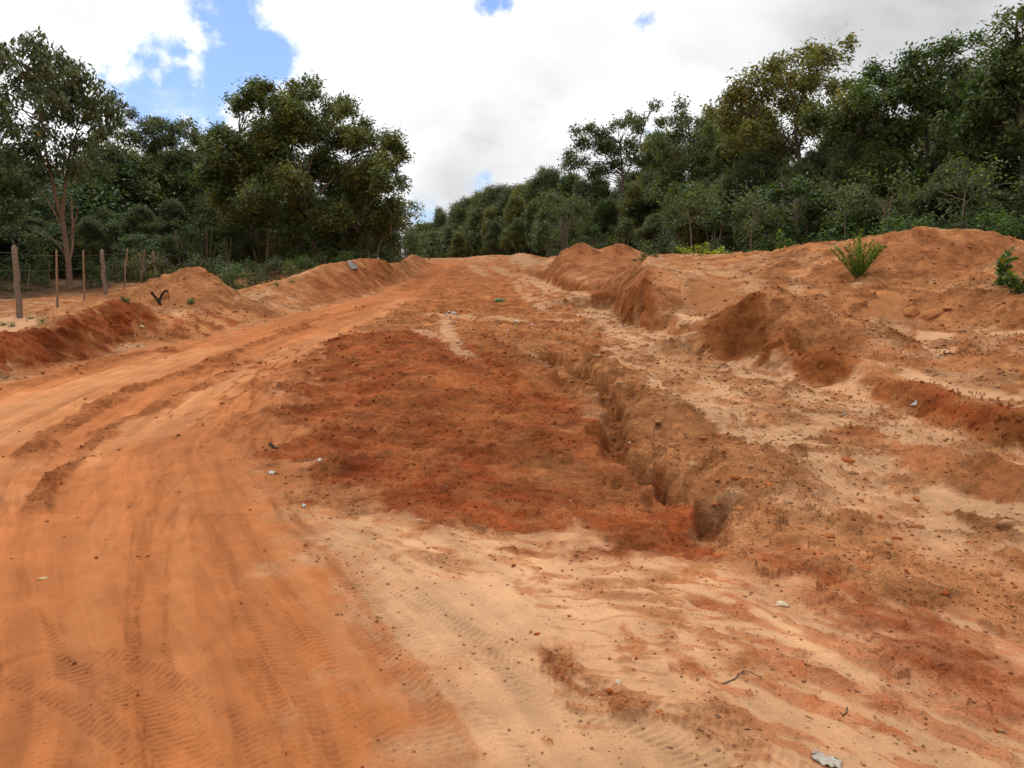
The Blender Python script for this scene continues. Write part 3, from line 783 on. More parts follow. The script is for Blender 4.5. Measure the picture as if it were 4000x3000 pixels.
    for P, hw, amp, prof in CARVE:
        wf = 1.0 if prof in 'vg' else 0.0
        q, dd, s, sg = along(x + wf * warp[0], y + wf * warp[1], P, hw * 3)
        if len(q) == 0: continue
        wob = 1 + .6 * fbm(x[q] / .34, y[q] / .34, 51, 3, .45)
        k = dd / hw * np.clip(wob, .35, 2.2)
        endf = sstep(0, hw * 2, s) * sstep(0, hw * 2, s.max() - s)
        if prof in 'vg':
            f = 1 - sstep(.45, 1.15, k)
            if prof == 'g': f = f * (.6 + .4 * sstep(-.3, .3, pn(s / .7, s * 0 + 3.3, 58)))
        else:
            f = np.exp(-k * k)
        z[q] += amp * f * endf * (1 + .35 * pn(s / .5, s * 0 + .5, 57))
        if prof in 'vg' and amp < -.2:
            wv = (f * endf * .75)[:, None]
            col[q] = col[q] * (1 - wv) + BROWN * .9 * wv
    fade = 1 / (1 + (r / 45) ** 2)
    rr = rough + .25 * sstep(.3, .9, sl)
    n1 = fbm(x / 1.1, y / 1.1, 61, 4)
    n2 = fbm(x / .32, y / .32, 67, 4)
    z += rr * (.030 * n1 + .020 * n2)
    # crumbs and clods pressed into the surface
    zone = sstep(-.25, .45, fbm(x / .9, y / .9, 71, 3))
    cl = pn(x / .11, y / .11, 73) + .5 * pn(x / .05, y / .05, 79)
    big = pn(x / .26, y / .26, 83) + .35 * pn(x / .11, y / .11, 87)
    lump = sstep(.25, .75, cl) * zone
    lumpb = sstep(.35, .8, big) * zone
    w1, c1 = worley(x / .085 + .4 * jx, y / .085 + .4 * jy, 141); w2, c2 = worley(x / .20 + .3 * jx, y / .20 + .3 * jy, 143)
    near = np.exp(-r / 30)
    k1 = c1 ** 2 * np.clip(1 - 1.5 * w1, 0, 1) ** .6 * sstep(.35, .9, rr + .35 * zone)
    k2 = np.clip(c2 - .40, 0, 1) * 2.0 * np.clip(1 - 1.35 * w2, 0, 1) ** .6 * zone * sstep(.4, .95, rr)
    z += .034 * k1 * near + (.055 + .05 * sstep(8, 13, r)) * k2 * near
    z += .05 * rr * sstep(.12, .4, sl) * (np.abs(pn(x / .45, y / .45, 191)) + .5 * np.abs(pn(x / .2, y / .2, 193)) - .35) * sstep(6, 9, r)
    n3 = fbm(x / .12, y / .12, 145, 3)
    z += rr * .010 * n3
    vv = (.42 * sstep(.35, .9, rr) * np.clip(fbm(x / .5, y / .5, 147, 4), -.9, .9))[:, None]
    col[:] = col * (1 + vv * np.array((.9, 1.1, 1.3)))
    hol = (sstep(.1, -.9, n3 + .8 * n2) * np.clip(rr, 0, 1) * .0)[:, None]
    z += rr * (.012 * lump + .030 * lumpb) + .004 * np.clip(rr, .15, 1) * pn(x / .03, y / .03, 89) * np.exp(-r / 9)
    wv = (np.clip(rr, 0, 1) * (.45 * lump + .5 * lumpb))[:, None] * (1 - woods)
    dark = np.minimum(col, np.maximum(col * .80, CLOD))
    col[:] = col * (1 - wv) + dark * wv
    # vertical fluting on cut faces
    for P, hw, sp, amp, slant in TRACKS:
        q, dd, s, sg = along(x, y, P, hw * 1.6)
        if len(q) == 0: continue
        inn = 1 - sstep(.85, 1.15, dd / hw)
        u = dd / hw * sg
        ph = s + slant * sp * 1.5 * np.abs(u) + .15 * sp * pn(x[q] / .2, y[q] / .2, 91)
        bar = sstep(-.1, .55, np.sin(ph * 2 * math.pi / sp)) 
        patchy = sstep(-.6, .2, pn(s / .45, sg * 3.3 + hw * 100, 93) + .4 * pn(x[q] / .12, y[q] / .12, 95))
        z[q] += amp * inn * patchy * (bar - .6) * (.35 + .9 * u * u)
        rim = np.exp(-((dd / hw - 1.08) / .13) ** 2) * amp * .8 * patchy
        z[q] += rim
        wv = (inn * patchy * (1 - bar) * .18 * (.3 + .9 * u * u))[:, None]  # gaps between bars painted darker, shade in the colour so the relief reads
        col[q] = col[q] * (1 - wv)
    for P in GROOVES:
        q, dd, s, sg = along(x, y, P, .08)
        if len(q) == 0: continue
        f = np.exp(-(dd / .012) ** 2) * sstep(-.4, .3, pn(s / .4, s * 0 + P[0, 0], 170)) * sstep(0, .3, s) * sstep(0, .3, s.max() - s)
        z[q] += -.005 * f + .003 * np.exp(-((dd - .03) / .015) ** 2)
        col[q] = col[q] * (1 - .10 * f[:, None])
    tint = 1 + .10 * fbm(x / 2.6, y / 2.6, 97, 3) + .10 * fbm(x / .22, y / .22, 99, 4)
    col *= np.clip(tint, .6, 1.4)[:, None]
    return z, np.clip(col, .01, .85), rr, sl


def height(x, y):
    return float(surface(np.array([x], float), np.array([y], float))[0][0])


# ---- mesh: rings around the standing point, fine in the direction of the view
tcol = np.tan(math.radians(34.5))
th = [np.linspace(-180, -75, 40, endpoint=False), np.linspace(-75, -34.5, 130, endpoint=False), np.degrees(np.arctan(np.linspace(-tcol, tcol, 1150))), np.linspace(34.5, 75, 131)[1:], np.linspace(75, 180, 41)[1:-1]]
th = np.radians(np.concatenate(th))
rs = [0.35]
while rs[-1] < 480:
    q = rs[-1]
    if q < 2: dr = .06
    elif q < 5: dr = max(.007, q * q / 1500)
    elif q < 20: dr = min(.0195, q * q / 1500)
    elif q < 36: dr = .022 + (q - 20) * .0065
    elif q < 75: dr = .14
    else: dr = .14 + (q - 75) * .06
    rs.append(q + dr)
rs = np.array(rs)
NTH, NR = len(th), len(rs)
TX = (rs[:, None] * np.sin(th)[None, :]).ravel()
TY = (rs[:, None] * np.cos(th)[None, :]).ravel()
TZ_, TCOL, TRR, TSL = surface(TX, TY)
TCOL = np.column_stack([TCOL, np.clip(TRR, 0, 1)])
# cut faces are fluted and crumble sideways
HX = np.where((TX > GX0 + 1) & (TX < GX1 - 1) & (TY > GY0 + 1) & (TY < GY1 - 1), 1, 0)
kk = np.nonzero((TSL > .45) & (HX > 0) & (np.hypot(TX, TY) < 45))[0]
amp = .05 * sstep(.45, 1.1, TSL[kk])
a1 = fbm(TX[kk] / .28, TZ_[kk] / .22 + TY[kk] / .4, 101, 3)
a2 = fbm(TX[kk] / .24 + 9, TZ_[kk] / .20 + TY[kk] / .4, 103, 3)
TX[kk] += amp * a1; TY[kk] += amp * a2
TZ_[kk] += .35 * amp * fbm(TX[kk] / .09, TY[kk] / .09 + TZ_[kk] * 3, 105, 2)


# ------------------------------------------------------------------ materials
def material(name, base=None, attr=False, rough=.9, spec=.2, build=None):
    m = bpy.data.materials.new(name)
    m.use_nodes = True
    t = m.node_tree
    b = t.nodes['Principled BSDF']
    b.inputs['Roughness'].default_value = rough
    b.inputs['Specular IOR Level'].default_value = spec
    if base is not None:
        b.inputs['Base Color'].default_value = (*base, 1)
    if build: build(t, b)
    return m


def tex_noise(t, scale, detail=4, rough=.6, obj=False):
    if obj:
        c = t.nodes.new('ShaderNodeTexCoord').outputs['Object']
    else:
        c = t.nodes.new('ShaderNodeNewGeometry').outputs['Position']
    n = t.nodes.new('ShaderNodeTexNoise')
    n.inputs['Scale'].default_value = scale
    n.inputs['Detail'].default_value = detail
    n.inputs['Roughness'].default_value = rough
    t.links.new(c, n.inputs['Vector'])
    return n


def remap(t, sock, lo, hi, o0, o1):
    n = t.nodes.new('ShaderNodeMapRange')
    t.links.new(sock, n.inputs[0])
    for i, v in enumerate((lo, hi, o0, o1)):
        n.inputs[1 + i].default_value = v
    return n.outputs[0]


def mul_col(t, a, fac):
    n = t.nodes.new('ShaderNodeVectorMath'); n.operation = 'SCALE'
    t.links.new(a, n.inputs[0]); t.links.new(fac, n.inputs['Scale'])
    return n.outputs[0]


def soil_nodes(t, b):
    a = t.nodes.new('ShaderNodeAttribute'); a.attribute_name = 'Col'
    g1 = tex_noise(t, 90, 3, .7); g2 = tex_noise(t, 14, 5, .65); g3 = tex_noise(t, 3.2, 5, .6)
    # smooth soil is even, churned soil is mottled: the alpha channel says how rough the ground is
    def mottle(c, fac, k0, k1):
        dv = remap(t, fac, .3, .7, -1, 1)
        k = remap(t, a.outputs['Alpha'], .1, .9, k0, k1)
        m = t.nodes.new('ShaderNodeMath'); m.operation = 'MULTIPLY_ADD'; m.inputs[2].default_value = 1.0
        t.links.new(dv, m.inputs[0]); t.links.new(k, m.inputs[1])
        return mul_col(t, c, m.outputs[0])
    c = mottle(a.outputs['Color'], g1.outputs['Fac'], .09, .24)
    c = mottle(c, g2.outputs['Fac'], .05, .20)
    c = mottle(c, g3.outputs['Fac'], .06, .08)
    mp = t.nodes.new('ShaderNodeMapping'); mp.inputs['Scale'].default_value = (1, 1, 5)      # layers in the cut earth
    t.links.new(t.nodes.new('ShaderNodeNewGeometry').outputs['Position'], mp.inputs[0])
    g4 = tex_noise(t, 5, 5, .65); t.links.new(mp.outputs[0], g4.inputs['Vector'])
    c = mottle(c, g4.outputs['Fac'], .0, .20)
    # grit: scattered dark crumbs
    v = t.nodes.new('ShaderNodeTexVoronoi'); v.inputs['Scale'].default_value = 26
    t.links.new(t.nodes.new('ShaderNodeNewGeometry').outputs['Position'], v.inputs['Vector'])
    sp = remap(t, v.outputs['Distance'], .07, .15, .60, 1.0)
    c = mul_col(t, c, sp)
    v2 = t.nodes.new('ShaderNodeTexVoronoi'); v2.inputs['Scale'].default_value = 17
    t.links.new(t.nodes.new('ShaderNodeNewGeometry').outputs['Position'], v2.inputs['Vector'])
    c = mul_col(t, c, remap(t, v2.outputs['Distance'], .06, .16, 1.10, 1.0))
    t.links.new(c, b.inputs['Base Color'])
    bp = t.nodes.new('ShaderNodeBump'); bp.inputs['Strength'].default_value = .8; bp.inputs['Distance'].default_value = .018
    t.links.new(remap(t, a.outputs['Alpha'], .1, .9, .22, .85), bp.inputs['Strength'])
    t.links.new(g1.outputs['Fac'], bp.inputs['Height'])
    bp2 = t.nodes.new('ShaderNodeBump'); bp2.inputs['Strength'].default_value = .7; bp2.inputs['Distance'].default_value = .07
    t.links.new(remap(t, a.outputs['Alpha'], .1, .9, .15, .75), bp2.inputs['Strength'])
    t.links.new(g2.outputs['Fac'], bp2.inputs['Height']); t.links.new(bp.outputs[0], bp2.inputs['Normal'])
    t.links.new(bp2.outputs[0], b.inputs['Normal'])


M_SOIL = material('soil', rough=.97, spec=.08, build=soil_nodes)


def attr_nodes(scale, lo, hi, bump=.0):
    def f(t, b):
        a = t.nodes.new('ShaderNodeAttribute'); a.attribute_name = 'Col'
        n = tex_noise(t, scale, 4, .65)
        c = mul_col(t, a.outputs['Color'], remap(t, n.outputs['Fac'], .3, .7, lo, hi))
        t.links.new(c, b.inputs['Base Color'])
        if bump:
            bp = t.nodes.new('ShaderNodeBump'); bp.inputs['Strength'].default_value = .7; bp.inputs['Distance'].default_value = bump
            t.links.new(n.outputs['Fac'], bp.inputs['Height']); t.links.new(bp.outputs[0], b.inputs['Normal'])
    return f


def leaf_nodes(t, b):
    a = t.nodes.new('ShaderNodeAttribute'); a.attribute_name = 'Col'
    t.links.new(a.outputs['Color'], b.inputs['Base Color'])
    tr = t.nodes.new('ShaderNodeBsdfTranslucent')
    s = t.nodes.new('ShaderNodeVectorMath'); s.operation = 'MULTIPLY'
    t.links.new(a.outputs['Color'], s.inputs[0]); s.inputs[1].default_value = (1.3, 1.5, .6)
    t.links.new(s.outputs[0], tr.inputs['Color'])
    mxs = t.nodes.new('ShaderNodeMixShader'); mxs.inputs[0].default_value = .30
    t.links.new(b.outputs[0], mxs.inputs[1]); t.links.new(tr.outputs[0], mxs.inputs[2])
    t.links.new(mxs.outputs[0], t.nodes['Material Output'].inputs[0])


M_LEAF = material('leaf', rough=.55, spec=.22, build=leaf_nodes)
M_BARK = material('bark', rough=.9, spec=.1, build=attr_nodes(18, .65, 1.3, .02))
M_WOOD = material('weathered_wood', rough=.9, spec=.1, build=attr_nodes(40, .6, 1.35, .01))
M_CLOD = material('clod', rough=.97, spec=.05, build=attr_nodes(30, .75, 1.2, .01))
M_WIRE = material('rusty_wire', (.10, .06, .04), rough=.7, spec=.3)


# ------------------------------------------------------------------ ground mesh, cut into ground, road and heaps
def near_path(x, y, P, reach):
    out = np.full(x.shape, 1e9)
    q, dd, s, sg = along(x, y, np.asarray(P)[:, :2], reach)
    out[q] = dd
    return out


ii = (np.arange(NR - 1)[:, None] * NTH + np.arange(NTH)[None, :])
jn = np.roll(np.arange(NTH), -1)
i2 = (np.arange(NR - 1)[:, None] * NTH + jn[None, :])
QUADS = np.stack([ii, i2, i2 + NTH, ii + NTH], -1).reshape(-1, 4).astype(np.int64)
TXYZ = np.column_stack([TX, TY, TZ_])
# normals of the whole sheet, so that the pieces meet without a visible seam
fa = np.cross(TXYZ[QUADS[:, 2]] - TXYZ[QUADS[:, 0]], TXYZ[QUADS[:, 3]] - TXYZ[QUADS[:, 1]])
VN = np.zeros_like(TXYZ)
for k in range(4):
    for ax in range(3):
        VN[:, ax] += np.bincount(QUADS[:, k], weights=fa[:, ax], minlength=len(TXYZ))
VN /= np.maximum(1e-12, np.linalg.norm(VN, axis=1))[:, None]
if VN[:, 2].mean() < 0:
    VN = -VN; QUADS = QUADS[:, ::-1]

fx = TX[QUADS].mean(1); fy = TY[QUADS].mean(1); fh = TZ_[QUADS].mean(1) - zb(fy)
part = np.zeros(len(QUADS), np.int32)
jx = .15 * pn(fx / .4, fy / .4, 7)
part[inside(fx + jx, fy + jx, AREAS[3][0]) & (fh < .2)] = 1
HEAPS = [
    (CONE, 1.5, .22, 'cone shaped heap of brown earth in front of the fence posts'),
    (CR_L, 1.3, .13, 'low raw red earth bank along the bend of the track, below the fence'),
    (CR_L2, 2.6, .22, 'long brown earth bank beside the far track with a pale sheet on top'),
    (CR_L3, 2.6, .22, 'small far earth mound at the end of the long bank, where the tree lines meet'),
    (HEAP1, 2.6, .62, 'pointed red earth heap, the slimmer of two dumped under the trees'),
    (HEAP2, 2.6, .62, 'rounded red earth heap, the broader of two dumped under the trees'),
    (HEAP3, 2.2, .3, 'small pale earth heap near the crest of the track'),
    ([at(1385, 592, 15.5), at(1360, 630, 16.6), at(1345, 655, 17.2)], .75, .15, 'brown earth buttress standing out of the cut side of the ditch'),
    ([at(1406, 552, 20.4), at(1451, 547, 20.6), at(1530, 553, 20.6)], 2.4, .55, 'flat topped earth mound above the scooped hollow in the bank'),
    (np.vstack([T1, F1[:5]]), .85, .10, 'steep brown spur of earth jutting into the sandy ditch'),
    (F1[4:], .9, .06, 'low red and brown earth ridge running to the right edge below the big heap'),
    (SPK, .8, .25, 'crumbly ridge of earth studded with tiny pinnacles below the big heap'),
    (BIG, 3.4, .60, 'largest earth heap, gravelly and brown, with a green bush on its flank'),
]
for k in range(len(HEAPS) - 1, -1, -1):
    P, R, hm, lab = HEAPS[k]
    side = (fx < at(1297, 541, 32.5)[0]) if P is HEAP1 else (fx > at(1299, 541, 32.5)[0]) if P is HEAP2 else True
    part[side & (near_path(fx, fy, P, R) < R * (1 + .15 * pn(fx / .5, fy / .5, 9))) & (fh > hm)] = 2 + k


def soil_piece(name, sel):
    q = QUADS[sel]
    u, inv = np.unique(q, return_inverse=True)
    o = mesh_np(name, TXYZ[u], inv.reshape(-1, 4), M_SOIL, col=TCOL[u], smooth_=True)
    o.data.normals_split_custom_set_from_vertices(VN[u].astype(np.float32))
    return o


ground = soil_piece('ground', part == 0); tag(ground, kind='structure')
road = soil_piece('dirt_road', part == 1); tag(road, kind='structure')
for k, (P, R, hm, lab) in enumerate(HEAPS):
    s = part == 2 + k
    if s.sum() > 20:
        tag(soil_piece('earth_mound', s), lab, 'earth mound', 'heaps and banks of dug earth along the track')


# ------------------------------------------------------------------ plants
def tube(pts, radii, n=7):
    pts = np.asarray(pts, float); m = len(pts)
    V = []
    t = np.gradient(pts, axis=0)
    t /= np.maximum(1e-9, np.linalg.norm(t, axis=1))[:, None]
    up = np.array([0.31, 0.95, .05])
    for i in range(m):
        a = np.cross(t[i], up); a /= max(1e-9, np.linalg.norm(a)); b = np.cross(t[i], a)
        for k in range(n):
            an = 2 * math.pi * k / n
            V.append(pts[i] + radii[i] * (math.cos(an) * a + math.sin(an) * b))
    F = []
    for i in range(m - 1):
        for k in range(n):
            F.append((i * n + k, i * n + (k + 1) % n, (i + 1) * n + (k + 1) % n, (i + 1) * n + k))
    V.append(pts[-1] + t[-1] * radii[-1])
    for k in range(n):
        F.append(((m - 1) * n + k, (m - 1) * n + (k + 1) % n, len(V) - 1, len(V) - 1))
    F = [f if f[2] != f[3] else (f[0], f[1], f[2]) for f in F]
    return np.array(V), F


class Tubes:
    def __init__(self): self.V = []; self.F = []; self.C = []; self.n = 0

    def add(self, pts, radii, col, n=7):
        V, F = tube(pts, radii, n)
        self.V.append(V); self.F += [tuple(i + self.n for i in f) for f in F]
        self.C.append(np.tile(np.asarray(col), (len(V), 1))); self.n += len(V)

    def build(self, name, mat, parent):
        flat = [i for f in self.F for i in f]
        return mesh_np(name, np.vstack(self.V), flat, mat, parent, col=np.vstack(self.C), smooth_=True, sizes=[len(f) for f in self.F])


def wander(a, b, rng, n=6, amp=.08, bow=0.0):
    a = np.asarray(a, float); b = np.asarray(b, float)
    l = np.linalg.norm(b - a)
    t = np.linspace(0, 1, n)[:, None]
    p = a + (b - a) * t
    off = rng.normal(0, amp * l, (n, 3)) * np.sin(t * math.pi)
    p += off
    p[:, 2] += bow * l * np.sin(t[:, 0] * math.pi)
    return p


def leaf_mesh(P, rng, L=.24, W=.10, droop=.55, per=6, spread=.16, pal=None, tone=None):
    """leaves in drooping sprays round the points P"""
    n = len(P)
    k = n * per
    C = np.repeat(P, per, 0) + rng.normal(0, spread, (k, 3))
    az = rng.uniform(0, 2 * math.pi, k)
    dz = -droop + rng.normal(0, .45, k)
    a = np.column_stack([np.cos(az), np.sin(az), dz]); a /= np.linalg.norm(a, axis=1)[:, None]
    s = np.cross(a, np.array([0, 0, 1.0])) + rng.normal(0, .45, (k, 3))
    s -= a * (s * a).sum(1)[:, None]
    s /= np.maximum(1e-6, np.linalg.norm(s, axis=1))[:, None]
    nn = np.cross(s, a)
    l = L * rng.uniform(.65, 1.35, k)[:, None]; wd = W * rng.uniform(.7, 1.3, k)[:, None]
    mid = C + a * l * .45 - nn * wd * .18
    V = np.empty((k, 4, 3))
    V[:, 0] = C; V[:, 1] = mid + s * wd * .5; V[:, 2] = C + a * l; V[:, 3] = mid - s * wd * .5
    F = np.arange(k * 4).reshape(k, 4)
    pal = np.asarray(pal)
    w_ = tone if tone is not None else rng.random(n)
    ch = np.clip((w_ * len(pal)).astype(int), 0, len(pal) - 1)
    c = pal[np.repeat(ch, per)] * rng.uniform(.6, 1.4, (k, 1))
    odd = rng.random(k) < .012
    c[odd] = np.array((.22, .13, .02)) * rng.uniform(.6, 1.2, (odd.sum(), 1))
    return V.reshape(-1, 3), F, np.repeat(c, 4, 0)


DARK = [(0.0498, 0.0732, 0.0281), (0.0643, 0.0933, 0.0329), (0.087, 0.1171, 0.0362), (0.1244, 0.1464, 0.0428), (0.0746, 0.0952, 0.0461)]
GREY = [(0.0622, 0.0805, 0.0428), (0.0829, 0.1025, 0.0527), (0.1037, 0.1171, 0.0593), (0.0746, 0.0878, 0.0395), (0.1244, 0.1208, 0.056)]
OLIVE = [(0.1203, 0.1244, 0.0329), (0.1618, 0.1537, 0.0362), (0.2033, 0.1793, 0.0428), (0.1244, 0.1281, 0.0428), (0.2488, 0.1867, 0.0428)]
FRESH = [(0.0648, 0.1125, 0.0297), (0.081, 0.1425, 0.0351), (0.0551, 0.099, 0.0297), (0.1134, 0.165, 0.0378)]
LIME = [(.24, .26, .022), (.32, .30, .025), (.17, .21, .022)]


def blob_points(c, r, n, rng, flat=.8):
    v = rng.normal(0, 1, (n, 3)); v /= np.linalg.norm(v, axis=1)[:, None]
    rad = r * rng.uniform(.25, 1.0, n)[:, None] ** .6
    p = v * rad; p[:, 2] *= flat
    return np.asarray(c) + p


LEAFY = 3.7


def build_tree(root, stems, blobs, rng, pal, dens=62, L=.185, W=.078, bark=(.14, .105, .078), per=6, droop=.55, limb_r=.03, lump=True):
    """stems: list of (points, r0, r1) rel. to the root; blobs: (centre, radius)"""
    T = Tubes()
    allp = []
    for pts, r0, r1 in stems:
        P = np.asarray(pts, float)
        Q = curve(P, 5) if len(P) > 2 else wander(P[0], P[-1], rng, 7, .02)
        rad = np.linspace(r0, r1, len(Q))
        rad[0] *= 1.35
        T.add(Q, rad, np.array(bark) * rng.uniform(.8, 1.2), 8)
        for q, rr_ in zip(Q[len(Q) // 3:], rad[len(Q) // 3:]): allp.append((q, rr_))
    AP = np.array([a[0] for a in allp])
    LP, TN = [], []
    for c, r in blobs:
        c = np.asarray(c, float)
        lower = AP[:, 2] < c[2] - .1
        cand = AP[lower] if lower.any() else AP
        dd = np.linalg.norm(cand - c, axis=1) + .35 * np.abs(cand[:, 2] - (c[2] - 1.2))
        a = cand[np.argmin(dd)]
        if np.linalg.norm(a - c) > .3:
            T.add(wander(a, c, rng, 6, .06, .06), np.linspace(limb_r, .008, 6), np.array(bark) * rng.uniform(.7, 1.15), 5)
        for k in range(3):
            e = c + rng.normal(0, .55, 3) * r
            T.add(wander(c, e, rng, 4, .08), np.linspace(.010, .004, 4), np.array(bark) * .8, 4)
        n = max(8, int(LEAFY * dens * r * r))
        m = max(6, int(17 * min(1.6, r) ** 1.3))
        sub = blob_points(c, r * .95, m, rng); tone = rng.random(m)
        pick = rng.integers(0, m, n)
        LP.append(sub[pick] + rng.normal(0, r * .21, (n, 3)) * np.array([1, 1, .8])); TN.append(np.clip(tone[pick] * .7 + rng.random(n) * .3, 0, .999))
    T.build('trunk', M_BARK, root)
    V, F, c = leaf_mesh(np.vstack(LP), rng, L, W, droop, per, .13, pal, np.concatenate(TN))
    mesh_np('crown', V, F, M_LEAF, root, col=c)


def local(px, py, d, o):
    p = at(px, py, d)
    return np.array(p) - np.array(o)


def key_tree(name, label, d, base, stems, blobs, pal, seed, group, cat='tree', dens=62, depth=1.0, double=True, **kw):
    """a tree read off the photo: blobs and stems in photo points at its distance d"""
    rng = np.random.default_rng(seed)
    x, y, z = at(base[0], base[1], d)
    z = float(Z0(np.array([x]), np.array([y]))[0])
    o = (x, y, z - .05)
    root = empty(name, o); tag(root, label, cat, group)
    st = []
    for pts, r0, r1 in stems:
        P = [local(px, py, d, o) for px, py in pts]
        dy = rng.normal(0, .3)
        for k, p in enumerate(P): p[1] += dy * k / max(1, len(P) - 1)
        if abs(pts[0][1] - base[1]) < 30: P[0][2] = -.1
        st.append((P, r0, r1))
    bl = []
    for bx, by, br in blobs:
        r = br / FPX * d
        c = local(bx, by, d, o)
        c[1] += rng.normal(0, depth)
        bl.append((c, r))
        if double:
            c2 = c + np.array([rng.normal(0, r * .4), rng.normal(0, depth * 1.3), rng.normal(0, r * .35)])
            bl.append((c2, r * .85))
    build_tree(root, st, bl, rng, pal, dens=dens, **kw)
    return root


def proto_tree(name, H, Wd, nb, pal, seed, trunk_n=1, low=.25, **kw):
    """a free-standing tree of height H and crown width Wd"""
    rng = np.random.default_rng(seed)
    root = empty(name, (0, 0, 0))
    st = []
    for k in range(trunk_n):
        lean = rng.normal(0, .05 * H, 2)
        b0 = rng.normal(0, .12, 2) if k else np.zeros(2)
        P = [(b0[0], b0[1], -.2), (b0[0] + lean[0] * .4, b0[1] + lean[1] * .4, H * .3), (b0[0] + lean[0], b0[1] + lean[1], H * .55), (b0[0] + lean[0] * 1.5, b0[1] + lean[1] * 1.5, H * .82)]
        st.append((P, .012 * H, .03))
    bl = []
    for k in range(nb):
        t = low + (1 - low) * (k + rng.random()) / nb
        prof = math.sin(min(1, (t - low) / (1 - low) * .82 + .16) * math.pi) ** .7 * rng.uniform(.55, 1.25)
        rad = Wd / 2 * prof * math.sqrt(rng.random()) * .85
        an = rng.uniform(0, 2 * math.pi)
        r = H * rng.uniform(.085, .14)
        bl.append(((rad * math.cos(an), rad * math.sin(an), H * t - r * .6), r))
    build_tree(root, st, bl, rng, pal, **kw)
    return root


def copy_thing(o):
    c = o.copy(); COL.objects.link(c)
    for ch in o.children:
        d_ = ch.copy(); COL.objects.link(d_); d_.parent = c
    return c


# ------------------------------------------------------------------ trees read off the photo
GL, GR = 'trees of the wood left of the track', 'trees of the wood right of the track'
PINKBARK = (.20, .115, .075)
key_tree('slender_tree', 'tall slender tree with pinkish forked trunk and drooping leaves behind the fence posts', 30, (150, 613),
         [([(150, 613), (147, 565), (138, 500), (132, 468), (122, 437), (108, 380), (92, 300), (82, 200), (85, 110)], .115, .02),
          ([(134, 475), (136, 430), (138, 390), (150, 310), (180, 235)], .07, .02), ([(148, 568), (156, 530), (154, 470), (151, 425)], .055, .02), ([(155, 515), (168, 480), (182, 450)], .035, .012),
          ([(138, 500), (105, 440), (75, 395), (50, 340)], .03, .012), ([(147, 560), (110, 515), (60, 495)], .022, .01)],
         [(85, 88, 20), (72, 105, 22), (100, 120, 24), (38, 125, 26), (58, 135, 26), (12, 140, 22), (130, 125, 16), (118, 110, 14), (140, 140, 14), (145, 150, 10), (80, 155, 32), (40, 165, 26), (10, 180, 24), (200, 178, 24), (175, 190, 28), (150, 175, 20), (215, 200, 24), (230, 215, 18),
          (120, 195, 30), (150, 215, 30), (190, 222, 32), (225, 235, 20), (110, 240, 26), (165, 250, 30), (205, 260, 24), (60, 220, 22), (15, 230, 26), (30, 270, 24), (90, 300, 26), (60, 320, 24), (140, 300, 24), (180, 310, 24), (20, 330, 26), (120, 345, 24), (160, 360, 26), (70, 370, 26), (200, 350, 22)],
         GREY, 1, GL, bark=PINKBARK, dens=30, depth=.8, droop=1.0, L=.25, W=.085)
key_tree('broad_tree', 'big spreading tree with several pale trunks, the largest left of the track', 38, (572, 575),
         [([(571, 571), (585, 486), (597, 435), (614, 370), (640, 290)], .13, .03), ([(563, 574), (543, 512), (537, 441), (526, 379), (520, 290)], .10, .03), ([(568, 574), (554, 512), (548, 470)], .07, .02),
          ([(690, 552), (675, 486), (662, 416), (690, 320)], .14, .03), ([(597, 432), (560, 438), (512, 438)], .03, .01), ([(690, 420), (760, 340), (820, 320)], .07, .02), ([(798, 556), (792, 520), (775, 500)], .04, .012), ([(808, 556), (820, 526), (842, 505)], .04, .012)],
         [(545, 198, 18), (558, 192, 14), (631, 178, 14), (659, 189, 18), (679, 187, 13), (704, 197, 11), (728, 214, 22), (755, 240, 20), (506, 226, 22), (554, 223, 26), (591, 212, 24), (622, 217, 26), (687, 222, 26), (784, 257, 12), (795, 291, 30), (826, 283, 16), (846, 312, 26), (866, 345, 16), (864, 393, 16),
          (852, 359, 22), (806, 331, 34), (755, 297, 38), (699, 280, 42), (642, 265, 42), (585, 257, 42), (529, 274, 40), (469, 274, 14), (480, 297, 22), (506, 319, 40), (563, 314, 44), (619, 319, 44), (682, 336, 44), (741, 353, 40), (806, 382, 36), (838, 410, 24), (489, 353, 34), (585, 359, 42), (535, 360, 40),
          (642, 365, 36), (727, 393, 40), (784, 410, 40), (850, 433, 20), (670, 420, 34), (755, 444, 38), (812, 455, 36), (850, 470, 26), (650, 455, 34), (500, 400, 34), (470, 430, 30), (700, 460, 34), (480, 490, 30), (560, 460, 34), (620, 500, 30), (700, 505, 34), (770, 500, 34), (832, 520, 28), (530, 505, 28), (600, 420, 36), (740, 470, 34), (650, 530, 22), (460, 380, 28)],
         DARK[1:] + OLIVE[:3], 2, GL, bark=(.19, .14, .10), dens=96, depth=1.1)
key_tree('olive_tree', 'thin crowned olive tree against the blue sky, just right of the slender tree', 43, (275, 590),
         [([(275, 590), (268, 480), (262, 380), (255, 290)], .11, .02)],
         [(253, 267, 16), (240, 290, 22), (267, 300, 24), (233, 327, 28), (280, 343, 26), (225, 360, 28), (262, 375, 30), (300, 380, 28), (240, 410, 30), (285, 420, 30), (215, 420, 26)], OLIVE + GREY, 3, GL, dens=80)
